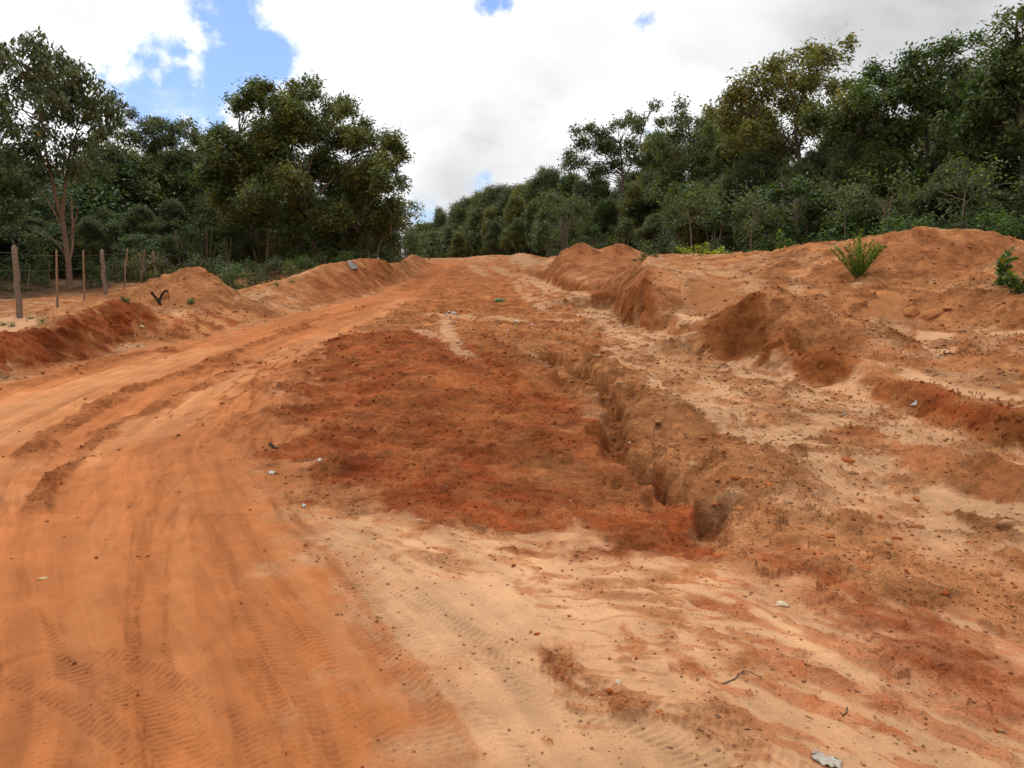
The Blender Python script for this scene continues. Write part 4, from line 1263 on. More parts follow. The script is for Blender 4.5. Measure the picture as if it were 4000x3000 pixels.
key_tree('lacy_tree', 'lacy grey green tree showing blue sky through its crown, left of the biggest tree', 46, (370, 585),
         [([(370, 585), (365, 470), (358, 390), (352, 330), (330, 280)], .12, .02), ([(358, 390), (385, 340), (405, 290)], .06, .02)],
         [(290, 247, 12), (300, 255, 12), (320, 262, 20), (293, 277, 20), (353, 283, 20), (383, 273, 18), (407, 267, 14), (417, 300, 22), (436, 310, 16), (367, 310, 26), (320, 305, 24), (335, 340, 20), (393, 345, 26), (427, 355, 26), (340, 385, 28), (400, 395, 30), (440, 400, 28)], GREY + OLIVE[:1], 4, GL, dens=70, double=True, depth=1.2)
key_tree('edge_tree', 'tree at the left edge of the picture, only its right side in view', 27, (-60, 640),
         [([(-60, 640), (-50, 480), (-40, 350), (-20, 250)], .14, .03)],
         [(5, 200, 24), (-30, 230, 40), (12, 260, 24), (-20, 310, 40), (22, 330, 30), (-30, 390, 44), (20, 400, 32), (-10, 450, 40), (30, 460, 28), (-60, 300, 50)], DARK + GREY, 5, GL)
key_tree('spindly_tree', 'spindly little tree at the end of the left wood, standing out against the sky', 52, (881, 549),
         [([(881, 549), (880, 510), (884, 470), (890, 440)], .05, .012), ([(876, 549), (874, 500), (870, 450)], .045, .012), ([(884, 470), (900, 455), (906, 450)], .015, .008)],
         [(892, 440, 11), (906, 448, 7), (874, 442, 12), (866, 455, 12), (882, 460, 9), (897, 466, 7), (876, 490, 9), (884, 510, 6), (872, 525, 9), (886, 530, 6), (862, 480, 13)], OLIVE[:3] + DARK[2:], 6, GL, double=False, dens=60, depth=.4)
key_tree('parasol_tree', 'tree with a rounded open crown rising above the far end of the right wood', 50, (1335, 545),
         [([(1335, 545), (1342, 450), (1345, 380), (1338, 310)], .14, .03), ([(1345, 390), (1375, 330), (1395, 255)], .05, .012)],
         [(1247, 280, 12), (1270, 273, 14), (1300, 283, 22), (1334, 268, 16), (1354, 277, 16), (1377, 268, 14), (1397, 241, 7), (1408, 243, 5), (1390, 277, 12), (1257, 313, 20), (1230, 333, 14), (1227, 360, 13), (1257, 347, 20), (1297, 317, 22), (1330, 310, 22), (1364, 313, 22), (1370, 340, 20), (1337, 350, 22), (1304, 360, 18), (1400, 335, 18), (1284, 370, 18)], DARK, 7, GR, dens=60, depth=.9)
key_tree('dark_tree', 'dark tree with a stepped top between the parasol shaped one and the tall yellowish one', 44, (1500, 545),
         [([(1500, 545), (1495, 450), (1490, 330), (1480, 260)], .13, .03)],
         [(1460, 232, 12), (1444, 257, 18), (1480, 242, 15), (1502, 247, 14), (1530, 254, 14), (1440, 300, 26), (1480, 290, 30), (1530, 300, 28), (1560, 292, 20), (1430, 340, 24), (1470, 350, 32), (1530, 350, 32), (1570, 340, 28), (1480, 400, 34), (1540, 400, 34), (1430, 400, 28)], DARK + OLIVE[:2], 8, GR)
key_tree('yellowish_tree', 'tall tree with yellowish green crown in the middle of the right wood', 34, (1755, 545),
         [([(1755, 545), (1738, 430), (1724, 340), (1716, 270), (1745, 150)], .15, .03), ([(1724, 340), (1690, 290), (1640, 260)], .05, .015), ([(1730, 380), (1690, 310), (1640, 295), (1620, 310)], .03, .01)],
         [(1734, 110, 17), (1767, 104, 19), (1801, 107, 16), (1827, 123, 13), (1831, 157, 11), (1807, 143, 18), (1774, 140, 24), (1741, 140, 24), (1707, 128, 14), (1674, 130, 12), (1661, 150, 22), (1694, 160, 26), (1634, 173, 20), (1601, 173, 15), (1584, 197, 20), (1554, 213, 15), (1574, 227, 24), (1614, 200, 30), (1661, 190, 30),
          (1707, 193, 32), (1757, 183, 32), (1801, 187, 22), (1774, 227, 32), (1724, 233, 34), (1674, 233, 34), (1624, 240, 32), (1581, 260, 26), (1641, 277, 32), (1701, 273, 34), (1754, 267, 32), (1601, 300, 28), (1661, 313, 30), (1717, 310, 28)], OLIVE + DARK[2:4], 9, GR, dens=56)
key_tree('large_leaved_tree', 'dense dark tree with big drooping leaves and a leaning trunk above the big heap', 30, (2000, 520),
         [([(2000, 520), (1998, 380), (1992, 240)], .12, .05), ([(1992, 242), (1972, 220), (1962, 190)], .05, .02), ([(1992, 242), (2002, 205), (1995, 170)], .05, .02), ([(1990, 436), (1968, 390), (1935, 352), (1915, 325)], .085, .03), ([(1968, 390), (1950, 350), (1940, 330)], .03, .01)],
         [(1901, 143, 18), (1941, 137, 20), (1964, 130, 11), (1994, 133, 18), (2021, 120, 20), (2047, 117, 16), (2071, 123, 12), (1881, 163, 20), (1851, 180, 13), (1921, 170, 28), (1967, 163, 28), (2014, 157, 24), (2054, 150, 24), (2094, 133, 9), (1834, 207, 20), (1807, 230, 24), (1861, 213, 32), (1914, 213, 32), (1967, 207, 32),
          (2014, 200, 32), (2061, 193, 32), (1781, 257, 22), (1827, 260, 32), (1881, 260, 32), (1941, 267, 32), (2001, 260, 32), (2054, 240, 32), (1867, 310, 24), (1901, 307, 26), (1941, 312, 24), (2070, 290, 32), (2030, 310, 32)], DARK + FRESH[:1], 10, GR, L=.18, W=.078, dens=84, bark=(.12, .09, .065))
key_tree('tallest_tree', 'tallest tree of the right wood, cut by the right edge of the picture', 25, (2215, 505),
         [([(2215, 505), (2210, 350), (2200, 200), (2195, 80), (2200, 20)], .14, .02)],
         [(2194, 17, 12), (2207, 33, 18), (2157, 57, 13), (2177, 53, 11), (2171, 80, 9), (2204, 60, 14), (2232, 60, 28), (2197, 97, 22), (2161, 117, 20), (2141, 133, 16), (2184, 127, 28), (2212, 150, 32), (2134, 160, 22), (2161, 160, 28), (2194, 167, 32), (2141, 193, 30), (2181, 207, 34), (2121, 220, 26), (2161, 247, 34), (2204, 253, 34),
          (2127, 267, 32), (2174, 287, 34), (2141, 313, 34), (2201, 327, 34), (2245, 200, 40), (2255, 300, 44), (2260, 120, 36)], DARK, 11, GR, L=.18, W=.078, dens=84, depth=.7)

# ------------------------------------------------------------------ the rest of the woods: copies of a few kinds
PROTO = {
    'dense': (proto_tree('forest_tree', 8, 5.2, 34, DARK, 21, 1, .22, dens=80, L=.18, W=.078), 8),
    'grey': (proto_tree('forest_tree', 8, 4.6, 28, GREY, 22, 2, .28, dens=72, L=.18, W=.075), 8),
    'olive': (proto_tree('forest_tree', 8, 4.8, 30, OLIVE[:4] + DARK[:2], 23, 1, .25, dens=74, L=.18, W=.075), 8),
    'wide': (proto_tree('forest_tree', 6, 6.0, 34, DARK[1:] + GREY[:2], 24, 2, .12, dens=84, L=.19, W=.085), 6),
    'tall': (proto_tree('forest_tree', 9, 4.4, 24, DARK[1:] + OLIVE[:2], 26, 1, .42, dens=80, L=.18, W=.078), 9),
    'leaning': (proto_tree('forest_tree', 8, 5.6, 26, OLIVE[:2] + GREY, 27, 2, .38, dens=74, L=.18, W=.075), 8),
    'low': (proto_tree('understory_tree', 4, 4.2, 13, DARK[:3] + [GREY[0]], 28, 4, .18, dens=44, L=.17, W=.075, limb_r=.018), 4),
    'young': (proto_tree('young_tree', 4, 2.6, 20, FRESH[:1] + DARK[1:4], 25, 2, .12, dens=95, L=.13, W=.06, limb_r=.02), 4),
}
FIRST = set()
PR = random.Random(5)


def plant(kind, px, top, d, label, group, wide=1.0, sink=0.0):
    """a copy standing at photo column px and depth d, its top at photo row top"""
    src, H = PROTO[kind]
    x, _, zt = at(px, top, d)
    z = float(Z0(np.array([x]), np.array([float(d)]))[0]) - sink
    s = max(.15, (zt - z) / H)
    o = copy_thing(src) if kind in FIRST else src
    FIRST.add(kind)
    o.location = (x, d, z - .05)
    o.scale = (s * wide, s * wide, s)
    o.rotation_euler = (0, 0, PR.uniform(0, 6.28))
    tag(o, label, 'tree', group)
    return o


LFAR = 'dark green tree of the far wood closing the track, small with distance'
LROW = 'dark leafy tree in the crowded right wood, merging with its neighbours behind the heaps'
for px, top, d in [(895, 493, 150), (912, 484, 140), (930, 472, 132), (955, 458, 120), (985, 442, 112), (1010, 428, 104), (1040, 408, 94), (1062, 402, 90), (1085, 402, 88), (1112, 406, 84)]:
    plant(PR.choice(['dense', 'grey', 'tall', 'leaning', 'olive']), px, top + PR.uniform(-6, 8), d, LFAR, GR, PR.uniform(.8, 1.2))
plant('grey', 948, 448, 126, 'thin pale tree poking above the far wood just right of the gap', GR, .5)
for px, top, d in [(1130, 395, 80), (1150, 380, 78), (1178, 368, 75), (1200, 364, 74), (1226, 372, 68), (1060, 440, 76), (1000, 470, 86), (940, 500, 92), (905, 520, 96), (1110, 430, 70), (1160, 415, 66), (1200, 405, 64), (1250, 395, 60), (1030, 460, 80), (970, 490, 88),
                  (1290, 380, 60), (1360, 360, 60), (1420, 290, 58), (1400, 350, 54), (1250, 430, 52), (1310, 410, 48), (1370, 400, 46), (1420, 390, 46), (1180, 450, 58), (1120, 470, 64), (1060, 480, 70), (990, 505, 76), (930, 520, 82),
                  (1580, 260, 52), (1640, 220, 46), (1600, 290, 42), (1460, 380, 40), (1520, 370, 38), (1570, 360, 36), (1640, 330, 34), (1700, 330, 32), (1560, 230, 56), (1860, 190, 46), (1820, 240, 42), (1900, 240, 40), (2090, 150, 40), (2110, 210, 36),
                  (1760, 320, 31), (1830, 310, 30), (1900, 320, 29), (2050, 290, 29), (2110, 290, 27), (2170, 300, 26), (2230, 260, 30), (2300, 120, 28), (2380, 160, 26), (2480, 150, 26), (2600, 150, 25), (2330, 280, 23), (2460, 300, 22), (2750, 150, 22)]:
    plant(PR.choice(['dense', 'tall', 'grey', 'olive', 'leaning', 'tall']), px + PR.uniform(-8, 8), top + PR.uniform(-14, 18), d, LFAR if d > 62 else LROW, GR, PR.uniform(.75, 1.2))
LUND = 'low dark green tree filling the right wood below the taller crowns'
for px, top, d in [(1230, 470, 46), (1290, 455, 44), (1350, 450, 42), (1410, 440, 38), (1460, 440, 34), (1500, 450, 32), (1550, 440, 31), (1600, 430, 29), (1650, 430, 28), (1700, 420, 27), (1740, 430, 26), (1790, 400, 26), (1840, 400, 25), (1890, 400, 25), (1930, 420, 24.5), (1960, 400, 25), (2020, 390, 25),
                  (2070, 380, 24), (2120, 380, 24), (2170, 390, 23), (2220, 380, 23), (2280, 370, 22), (2360, 360, 21)]:
    if PR.random() < .4: continue
    plant(PR.choice(['low', 'low', 'leaning', 'low', 'tall']), px + PR.uniform(-12, 12), top + PR.uniform(-50, 50), d + PR.uniform(-.3, 1.6), LUND, GR, PR.uniform(1.0, 1.4))
LL = 'dark leafy tree in the depth of the left wood, behind the fence'
for px, top, d in [(-250, 150, 34), (-160, 200, 36), (-120, 300, 30), (30, 330, 44), (90, 350, 42), (180, 330, 46), (230, 380, 42), (20, 420, 34), (80, 430, 36), (330, 390, 44), (400, 380, 46), (450, 370, 48), (300, 440, 38), (370, 430, 40), (440, 420, 42), (480, 400, 46), (220, 450, 36),
                  (520, 430, 44), (600, 430, 45), (660, 420, 46), (730, 430, 47), (790, 440, 48), (840, 450, 50), (560, 380, 52), (650, 350, 52), (760, 380, 54), (-350, 200, 30), (-500, 150, 30), (150, 410, 48), (500, 350, 54), (420, 330, 56), (245, 315, 42), (300, 335, 43), (350, 330, 45), (405, 325, 44), (455, 310, 47), (330, 345, 48), (200, 340, 40)]:
    plant(PR.choice(['dense', 'grey', 'olive', 'leaning', 'tall', 'wide']), px, top, d, LL, GL, PR.uniform(.95, 1.25))
LLU = 'low shadowy tree filling the left wood below the taller crowns'
for px, top, d in [(-60, 500, 30), (20, 490, 31), (70, 500, 33), (120, 490, 34), (190, 500, 34), (240, 490, 35), (290, 500, 34), (340, 490, 35), (390, 500, 35), (440, 490, 36), (490, 490, 37), (530, 500, 38), (600, 490, 40), (640, 500, 38), (700, 490, 41), (750, 500, 41), (800, 490, 43), (845, 500, 46)]:
    plant(PR.choice(['low', 'low', 'leaning']), px, top + PR.uniform(-50, 25), d, LLU, GL, PR.uniform(1.0, 1.5))


# leafy depth of the woods, behind the trees one can tell apart
def thicket(name, spine, hmax, n, seed, thick=4.0):
    rng = np.random.default_rng(seed)
    S = np.array(spine); seg = np.linalg.norm(np.diff(S, axis=0), axis=1); cum = np.concatenate([[0], np.cumsum(seg)])
    s = rng.uniform(0, cum[-1], n)
    x = np.interp(s, cum, S[:, 0]); y = np.interp(s, cum, S[:, 1])
    x += rng.normal(0, thick * .35, n); y += rng.normal(0, thick * .35, n)
    hh = hmax * (.75 + .35 * pn(s / 2.3, s * 0 + .3, seed))
    z = Z0(x, y) + hh * rng.random(n) ** .8
    V, F, c = leaf_mesh(np.column_stack([x, y, z]), rng, .26, .12, .4, 9, .3, DARK[:3] + [(.016, .028, .012)])
    tag(mesh_np(name, V, F, M_LEAF, col=c), kind='stuff')


thicket('undergrowth', [(-30, 26), (-22, 36), (-17, 46), (-13, 56), (-8.5, 58)], 4.2, 7000, 31)
thicket('undergrowth', [(22, 22), (16, 27), (13, 34), (11, 44), (8, 56), (3.5, 68), (-3, 84), (-9, 96)], 4.6, 11000, 32)

# ------------------------------------------------------------------ shrubs
SH = {}
for nm, pal, sd_ in (('dark', [tuple(.7 * v for v in c) for c in DARK[:4]] + FRESH[2:3], 41), ('fresh', FRESH, 42), ('dry', OLIVE + GREY, 43)):  # dark kind: canopy shade is put into its dimmed leaf colours
    SH[nm] = (proto_tree('shrub', 1.6, 1.9, 16, pal, sd_, 3, .05, dens=210, L=.085, W=.042, limb_r=.012, per=6), 1.6)
PROTO.update(SH)


def shrub(kind, px, top, d, label, group, wide=1.0):
    o = plant(kind, px, top, d, label, group, wide)
    o['category'] = 'shrub'
    return o


LSH = 'leafy dark shrub along the foot of the right wood, behind the heaps'
for px, top, d in [(1000, 530, 74), (1060, 520, 70), (1120, 515, 64), (1170, 510, 58), (1215, 505, 48), (1260, 500, 44), (1300, 498, 42), (1350, 500, 40), (1400, 500, 36), (1440, 500, 31), (1480, 505, 28), (1540, 500, 27), (1590, 505, 26), (1630, 500, 25), (1680, 490, 24), (1720, 480, 23.5), (1770, 480, 23), (1830, 470, 22.5), (1880, 470, 22)]:
    if PR.random() < .45: continue
    top += PR.uniform(-8, 26); d += PR.uniform(1.0, 2.6) * (1 if d < 45 else 2)
    shrub(PR.choice(['dark', 'dark', 'dark', 'fresh']), px + PR.uniform(-15, 15), top, d, LSH, 'shrubs at the foot of the right wood', PR.uniform(1.1, 1.6))
SLIM = np.random.default_rng(3)
for k, (bx, by, lean, top, d, lab) in enumerate([(1828, 512, -6, 425, 23.5, 'slim straight young tree with a pale bare stem, left of the green bush'), (1878, 505, -14, 400, 23, 'slim young tree with a pale stem leaning left, behind the green bush'), (1902, 505, 10, 410, 23.2, 'pair of thin pale stems rising directly behind the green bush'),
                                             (1618, 540, 8, 440, 25, 'slim pale stemmed young tree behind the flat topped mound'), (1500, 540, -22, 430, 27.5, 'crooked pale stemmed young tree behind the yellow bush'), (1722, 530, 4, 420, 24, 'thin upright young tree at the shoulder of the largest heap'),
                                             (1218, 540, 6, 450, 41, 'thin pale double stem at the wood edge behind the pointed red heap'), (2075, 500, 22, 390, 21.8, 'bare crooked young tree with long side branches above the largest heap')]):
    if k in (1, 5): continue
    st = [([(bx, by), (bx + lean * .4, by + (top - by) * .5), (bx + lean, top)], .035, .012), ([(bx + lean * .4, by + (top - by) * .5), (bx + lean * .4 + 20, by + (top - by) * .8)], .016, .006), ([(bx + lean * .5, by + (top - by) * .6), (bx + lean * .5 - 24, by + (top - by) * .85)], .014, .006)]
    if k in (2, 6): st.append(([(bx + 7, by), (bx + 9, by + (top - by) * .5), (bx + lean + 16, top)], .03, .010))
    key_tree('slim_tree', lab, d, (bx, by), st, [(bx + lean, top - 14, 30), (bx + lean + 30, top - 4, 26), (bx + lean - 30, top + 2, 24), (bx + lean * .6 + 24, top + 34, 16), (bx + lean * .6 - 20, top + 46, 12), (bx + lean + 50, top + 16, 18), (bx + lean - 52, top - 20, 22)], DARK, 70 + k, GR, dens=40, depth=.6, double=False, L=.13, W=.062, bark=(.15, .115, .085), limb_r=.012)
LSG = 'bright leafy shrub just behind the top of the largest heap'
for px, top, d in [(1925, 462, 20.5), (1965, 470, 19.8), (2010, 462, 20), (2060, 452, 20.2), (2140, 452, 20.2), (2190, 470, 19.6), (2240, 450, 19.5), (2320, 450, 19)]:
    shrub(PR.choice(['fresh', 'fresh', 'dark']), px, top, d, LSG, 'shrubs behind the largest heap', PR.uniform(.9, 1.3))
LSL = 'leafy shrub at the foot of the left wood, beyond the fence and banks'
for px, top, d in [(40, 560, 27), (95, 555, 29), (195, 560, 28.5), (245, 552, 31), (300, 548, 31), (350, 545, 33), (470, 552, 26), (500, 565, 25), (540, 560, 27), (590, 555, 29), (630, 560, 30), (660, 548, 32), (690, 545, 33), (740, 540, 34), (780, 535, 36), (830, 535, 40), (860, 538, 44), (-60, 580, 25), (420, 555, 30)]:
    shrub(PR.choice(['dark', 'dark', 'fresh', 'dry']), px, top, d, LSL, 'shrubs at the foot of the left wood', PR.uniform(1.0, 1.5))


for kind_, (src_, H_) in PROTO.items():          # kinds that ended up unused
    if kind_ not in FIRST:
        for ch in list(src_.children): bpy.data.objects.remove(ch)
        bpy.data.objects.remove(src_)

# ------------------------------------------------------------------ single plants on the bare ground
def sprig_bush(name, label, loc, H, n, pal, seed, spread=.6, leafL=.045, leafW=.02, pitch=.018, cat='bush', upright=.9, stemc=(.05, .07, .02)):
    """a bush of upright leafy wands fanning from one root"""
    rng = np.random.default_rng(seed)
    root = empty(name, loc); tag(root, label, cat)
    T = Tubes(); P = []
    for k in range(n):
        an = rng.uniform(0, 6.283); out = spread * H * math.sqrt(rng.random()) ; h = H * rng.uniform(.6, 1.0) * (1 - .35 * out / (spread * H))
        tip = np.array([math.cos(an) * out, math.sin(an) * out, h])
        p = wander((rng.normal(0, .02), rng.normal(0, .02), -.05), tip, rng, 7, .035, .06)
        T.add(p, np.linspace(.006, .002, 7), stemc, 5)
        m = max(4, int(np.linalg.norm(tip) / pitch))
        t = np.linspace(.18, 1, m)
        for ax in range(3): pass
        q = np.column_stack([np.interp(t, np.linspace(0, 1, 7), p[:, a]) for a in range(3)])
        P.append(q)
    T.build('stem', M_BARK, root)
    V, F, c = leaf_mesh(np.vstack(P), rng, leafL, leafW, -upright * .4, 4, .008, pal)
    mesh_np('foliage', V, F, M_LEAF, root, col=c)
    return root


def ground_at(px, py, d=None):
    if d is None:
        x, y = hit(px, py)
    else:
        x, y, _ = at(px, py, d)
    return x, y, height(x, y)


sprig_bush('green_bush', 'feathery bright green bush of upright wands growing on the flank of the largest heap', ground_at(1852, 606), .98, 30, [(.10, .17, .016), (.16, .22, .018), (.22, .26, .02), (.08, .14, .016)], 51, .52)
sprig_bush('leafy_sapling', 'dark leafy sapling with broad leaves on the slope at the right edge', ground_at(2165, 618), .66, 9, FRESH + DARK[2:], 52, .5, .11, .075, .07, cat='plant')
sprig_bush('leafy_sapling', 'second leafy sapling low on the slope, cut by the right edge', ground_at(2205, 632), .42, 8, FRESH + DARK[2:], 53, .6, .10, .07, .06, cat='plant')
sprig_bush('yellow_bush', 'low yellow green bush spread at the edge of the right wood', (at(1512, 545, 21.5)[0], 21.5, float(Z0(np.array([at(1512, 545, 21.5)[0]]), np.array([21.5]))[0])), .66, 30, LIME, 54, 1.0, .10, .05, .05)
sprig_bush('seedling', 'small dark seedling on the red bank below the cone heap', ground_at(412, 655), .13, 7, FRESH + DARK[2:], 55, .9, .05, .025, .03, cat='plant')
sprig_bush('low_shrub', 'small dark shrub at the right foot of the rounded red heap', ground_at(1388, 556, 30), .45, 10, DARK, 56, .8, .09, .05, .05, cat='plant')
sprig_bush('pale_sapling', 'slim pale green sapling in front of the dark wood, left of the green bush', (at(1688, 545, 20)[0], 20, float(Z0(np.array([at(1688, 545, 20)[0]]), np.array([20.0]))[0])), 1.0, 7, FRESH + LIME[2:], 57, .22, .12, .06, .07, cat='plant')
for k, (px, py, s) in enumerate([(90, 705, .14), (64, 690, .10), (25, 706, .09), (5, 704, .08), (270, 652, .10), (630, 612, .14), (600, 618, .12), (1396, 560, .2), (1420, 556, .18)]):
    o = sprig_bush('grass_tuft', 'small tuft of green grass growing on bare earth', ground_at(px, py), s, 9, FRESH[:3] + LIME[2:], 60 + k, .8, .05, .008, .05, cat='grass tuft')
    o['group'] = 'grass tufts'
for k, (px, py) in enumerate([(515, 640), (540, 628), (690, 588), (720, 580)]):
    pass

# ------------------------------------------------------------------ fence
fence = empty('wire_fence', at(44, 688, 16.9)); tag(fence, 'old wire fence of thick posts and thin stakes between left bank and wood', 'fence')
F0 = np.array(fence.location)
FR = np.random.default_rng(77)
POSTS = [((31, 534), (44, 688), 16.9, 1), ((122, 542), (124, 668), 19.4, 0), ((180, 542), (182, 655), 22.0, 0), ((220, 541), (229, 648), 24.6, 1), ((275, 538), (267, 630), 27.2, 0), ((312, 539), (303, 622), 29.8, 0), ((331, 544), (338, 615), 32.5, 1), ((368, 549), (370, 610), 35, 0),
         ((394, 549), (396, 605), 38, 0), ((411, 547), (416, 602), 40.5, 1), ((437, 549), (438, 600), 43, 0), ((467, 546), (470, 600), 48, 1), ((-90, 520), (-84, 705), 14.5, 0), ((-210, 505), (-200, 730), 12.6, 0)]
tops = []
for (tx, ty), (bx, by), d, thick in POSTS:
    T = Tubes()
    t = np.array(at(tx, ty, d)) - F0
    b = np.array(at(bx, by, d)); b[2] = height(b[0], b[1]) - .15; b -= F0
    r = .062 if thick else .026
    c = np.array((.20, .145, .10)) if thick else np.array((.20, .12, .07))
    p = wander(b, t, FR, 7, .012)
    T.add(p, np.linspace(r * 1.08, r * .9, 7) * FR.uniform(.93, 1.07, 7), c * FR.uniform(.85, 1.15), 9)
    T.build('post' if thick else 'stake', M_WOOD, fence)
    tops.append((d, b, t))
tops.sort(key=lambda q: q[0])
for k in range(4):
    f = .93 - .22 * k
    T = Tubes()
    P = []
    for (d0, b0, t0), (d1, b1, t1) in zip(tops[:-1], tops[1:]):
        a = b0 + (t0 - b0) * f; c = b1 + (t1 - b1) * f
        for u in (0, .33, .66):
            q = a + (c - a) * u; q[2] -= .03 * math.sin(u * math.pi); P.append(q)
    P.append(tops[-1][1] + (tops[-1][2] - tops[-1][1]) * f)
    T.add(np.array(P), np.full(len(P), .0035), (.1, .06, .04), 4)
    T.build('wire', M_WIRE, fence)


# ------------------------------------------------------------------ sticks
def stick(name, label, px_paths, d, col, cat='branch', group=None, off=0.0):
    p0 = px_paths[0][0][0]
    x, y, z = at(p0[0], p0[1], d)
    o = np.array((x, y, height(x, y)))
    dz = o[2] - z + off
    T = Tubes()
    for pts, r0, r1 in px_paths:
        P = np.array([at(px, py, d) for px, py in pts]) - o; P[:, 2] += dz
        P[:, 1] += FR.normal(0, .01, len(P))
        Q = curve(P, 5)
        T.add(Q, np.linspace(r0, r1, len(Q)) * FR.uniform(.85, 1.15, len(Q)), col, 7)
    ob = T.build(name, M_WOOD, None); ob.location = o
    tag(ob, label, cat, group)


xd = hit(346, 658)[1]
stick('dead_branch', 'twisted dark dead root sticking up from the red bank beside the cone heap', [([(346, 660), (341, 650), (335, 643), (327, 632)], .035, .022), ([(342, 653), (347, 645), (350, 637), (356, 630), (361, 629), (363, 633)], .03, .014), ([(362, 631), (364, 640), (365, 652)], .008, .005)], xd, (.035, .022, .016))
stick('dead_branch', 'short dark stump of wood lying on the left shoulder of the largest heap', [([(1680, 553), (1690, 549), (1697, 546)], .035, .02), ([(1690, 549), (1700, 556)], .025, .015)], hit(1690, 553)[1], (.04, .028, .02))
stick('dead_branch', 'thin bare stick standing before the dark wood right of the yellow bush', [([(1496, 568), (1502, 555), (1508, 545)], .012, .006)], 20.2, (.07, .05, .04))


def lying(name, label, px_pts, r, col, cat='twig', lift=.0, group=None):
    P = []
    for px, py in px_pts:
        x, y = hit(px, py); P.append((x, y, height(x, y)))
    P = curve(np.array(P), 4)
    h = surface(P[:, 0], P[:, 1])[0]
    P[:, 2] = np.maximum(P[:, 2], h + r * .7) + lift * np.sin(np.linspace(0, math.pi, len(P)))
    o = P[0].copy()
    T = Tubes(); T.add(P - o, np.linspace(r, r * .6, len(P)), col, 6)
    ob = T.build(name, M_WOOD, None); ob.location = o
    tag(ob, label, cat, group)


lying('twig', 'long bent dark twig lying on the pale sand in the right foreground', [(1560, 1482), (1590, 1468), (1608, 1465), (1645, 1474)], .0028, (.11, .075, .055))
lying('twig', 'short dark bit of stick near the bottom edge, left of the white rag', [(1544, 1552), (1552, 1554), (1562, 1560)], .005, (.05, .04, .034))
lying('twig', 'thin straw coloured stalk on the sand above the white rag', [(1740, 1547), (1756, 1553)], .003, (.30, .20, .09))
lying('twig', 'tiny upright hooked twig in the right foreground sand', [(1820, 1548), (1828, 1540), (1830, 1530)], .003, (.08, .05, .035))
lying('twig', 'dark splinter lying at the left corner of the red pad', [(584, 962), (594, 968), (600, 972)], .014, (.045, .03, .022))
lying('twig', 'small dark curled twig on the pale sand at the bottom', [(1610, 1580), (1620, 1583)], .003, (.05, .04, .03))
lying('twig', 'long dark stick lying on the sandy bench right of the steep spur', [(2030, 772), (2045, 768), (2060, 770)], .012, (.06, .045, .035))


# ------------------------------------------------------------------ litter and stones
def lump_mesh(seed, col, squash=.7, bumps=.35, name='lump', sub=2):
    """an irregular stone or clod, about 1 across"""
    import bmesh
    bm = bmesh.new(); bmesh.ops.create_icosphere(bm, subdivisions=sub, radius=.5)
    rng = np.random.default_rng(seed)
    V = np.array([v.co for v in bm.verts]); F = np.array([[v.index for v in f.verts] for f in bm.faces]); bm.free()
    d = V / np.linalg.norm(V, axis=1)[:, None]
    off = sum(a * np.sin(d @ rng.normal(0, f, 3) + rng.uniform(0, 6)) for a, f in ((.5, 2.2), (.35, 4), (.2, 8)))
    V = V * (1 + bumps * off)[:, None]
    for k in range(4):                       # broken flats
        nrm = rng.normal(0, 1, 3); nrm /= np.linalg.norm(nrm); lim = rng.uniform(.28, .42)
        t = V @ nrm; V -= np.outer(np.maximum(0, t - lim) * .9, nrm)
    V *= np.array([1, rng.uniform(.6, 1), squash * rng.uniform(.8, 1.1)])
    c = np.tile(np.asarray(col), (len(V), 1)) * (1 + .12 * off)[:, None]
    return V, F, np.clip(c, .01, 1)


def place_lump(name, label, cat, px, py, size, seed, col, squash=.7, group=None, mat=None, stretch=(1, 1, 1), d=None, sub=2, rot=None):
    x, y, z = ground_at(px, py, d)
    V, F, c = lump_mesh(seed, col, squash, sub=sub)
    o = mesh_np(name, V * size * np.array(stretch), F, mat or M_CLOD, col=c, smooth_=False)
    o.location = (x, y, z + size * squash * stretch[2] * .22)
    o.rotation_euler = rot or (0, 0, seed * 1.7)
    tag(o, label, cat, group)
    return o


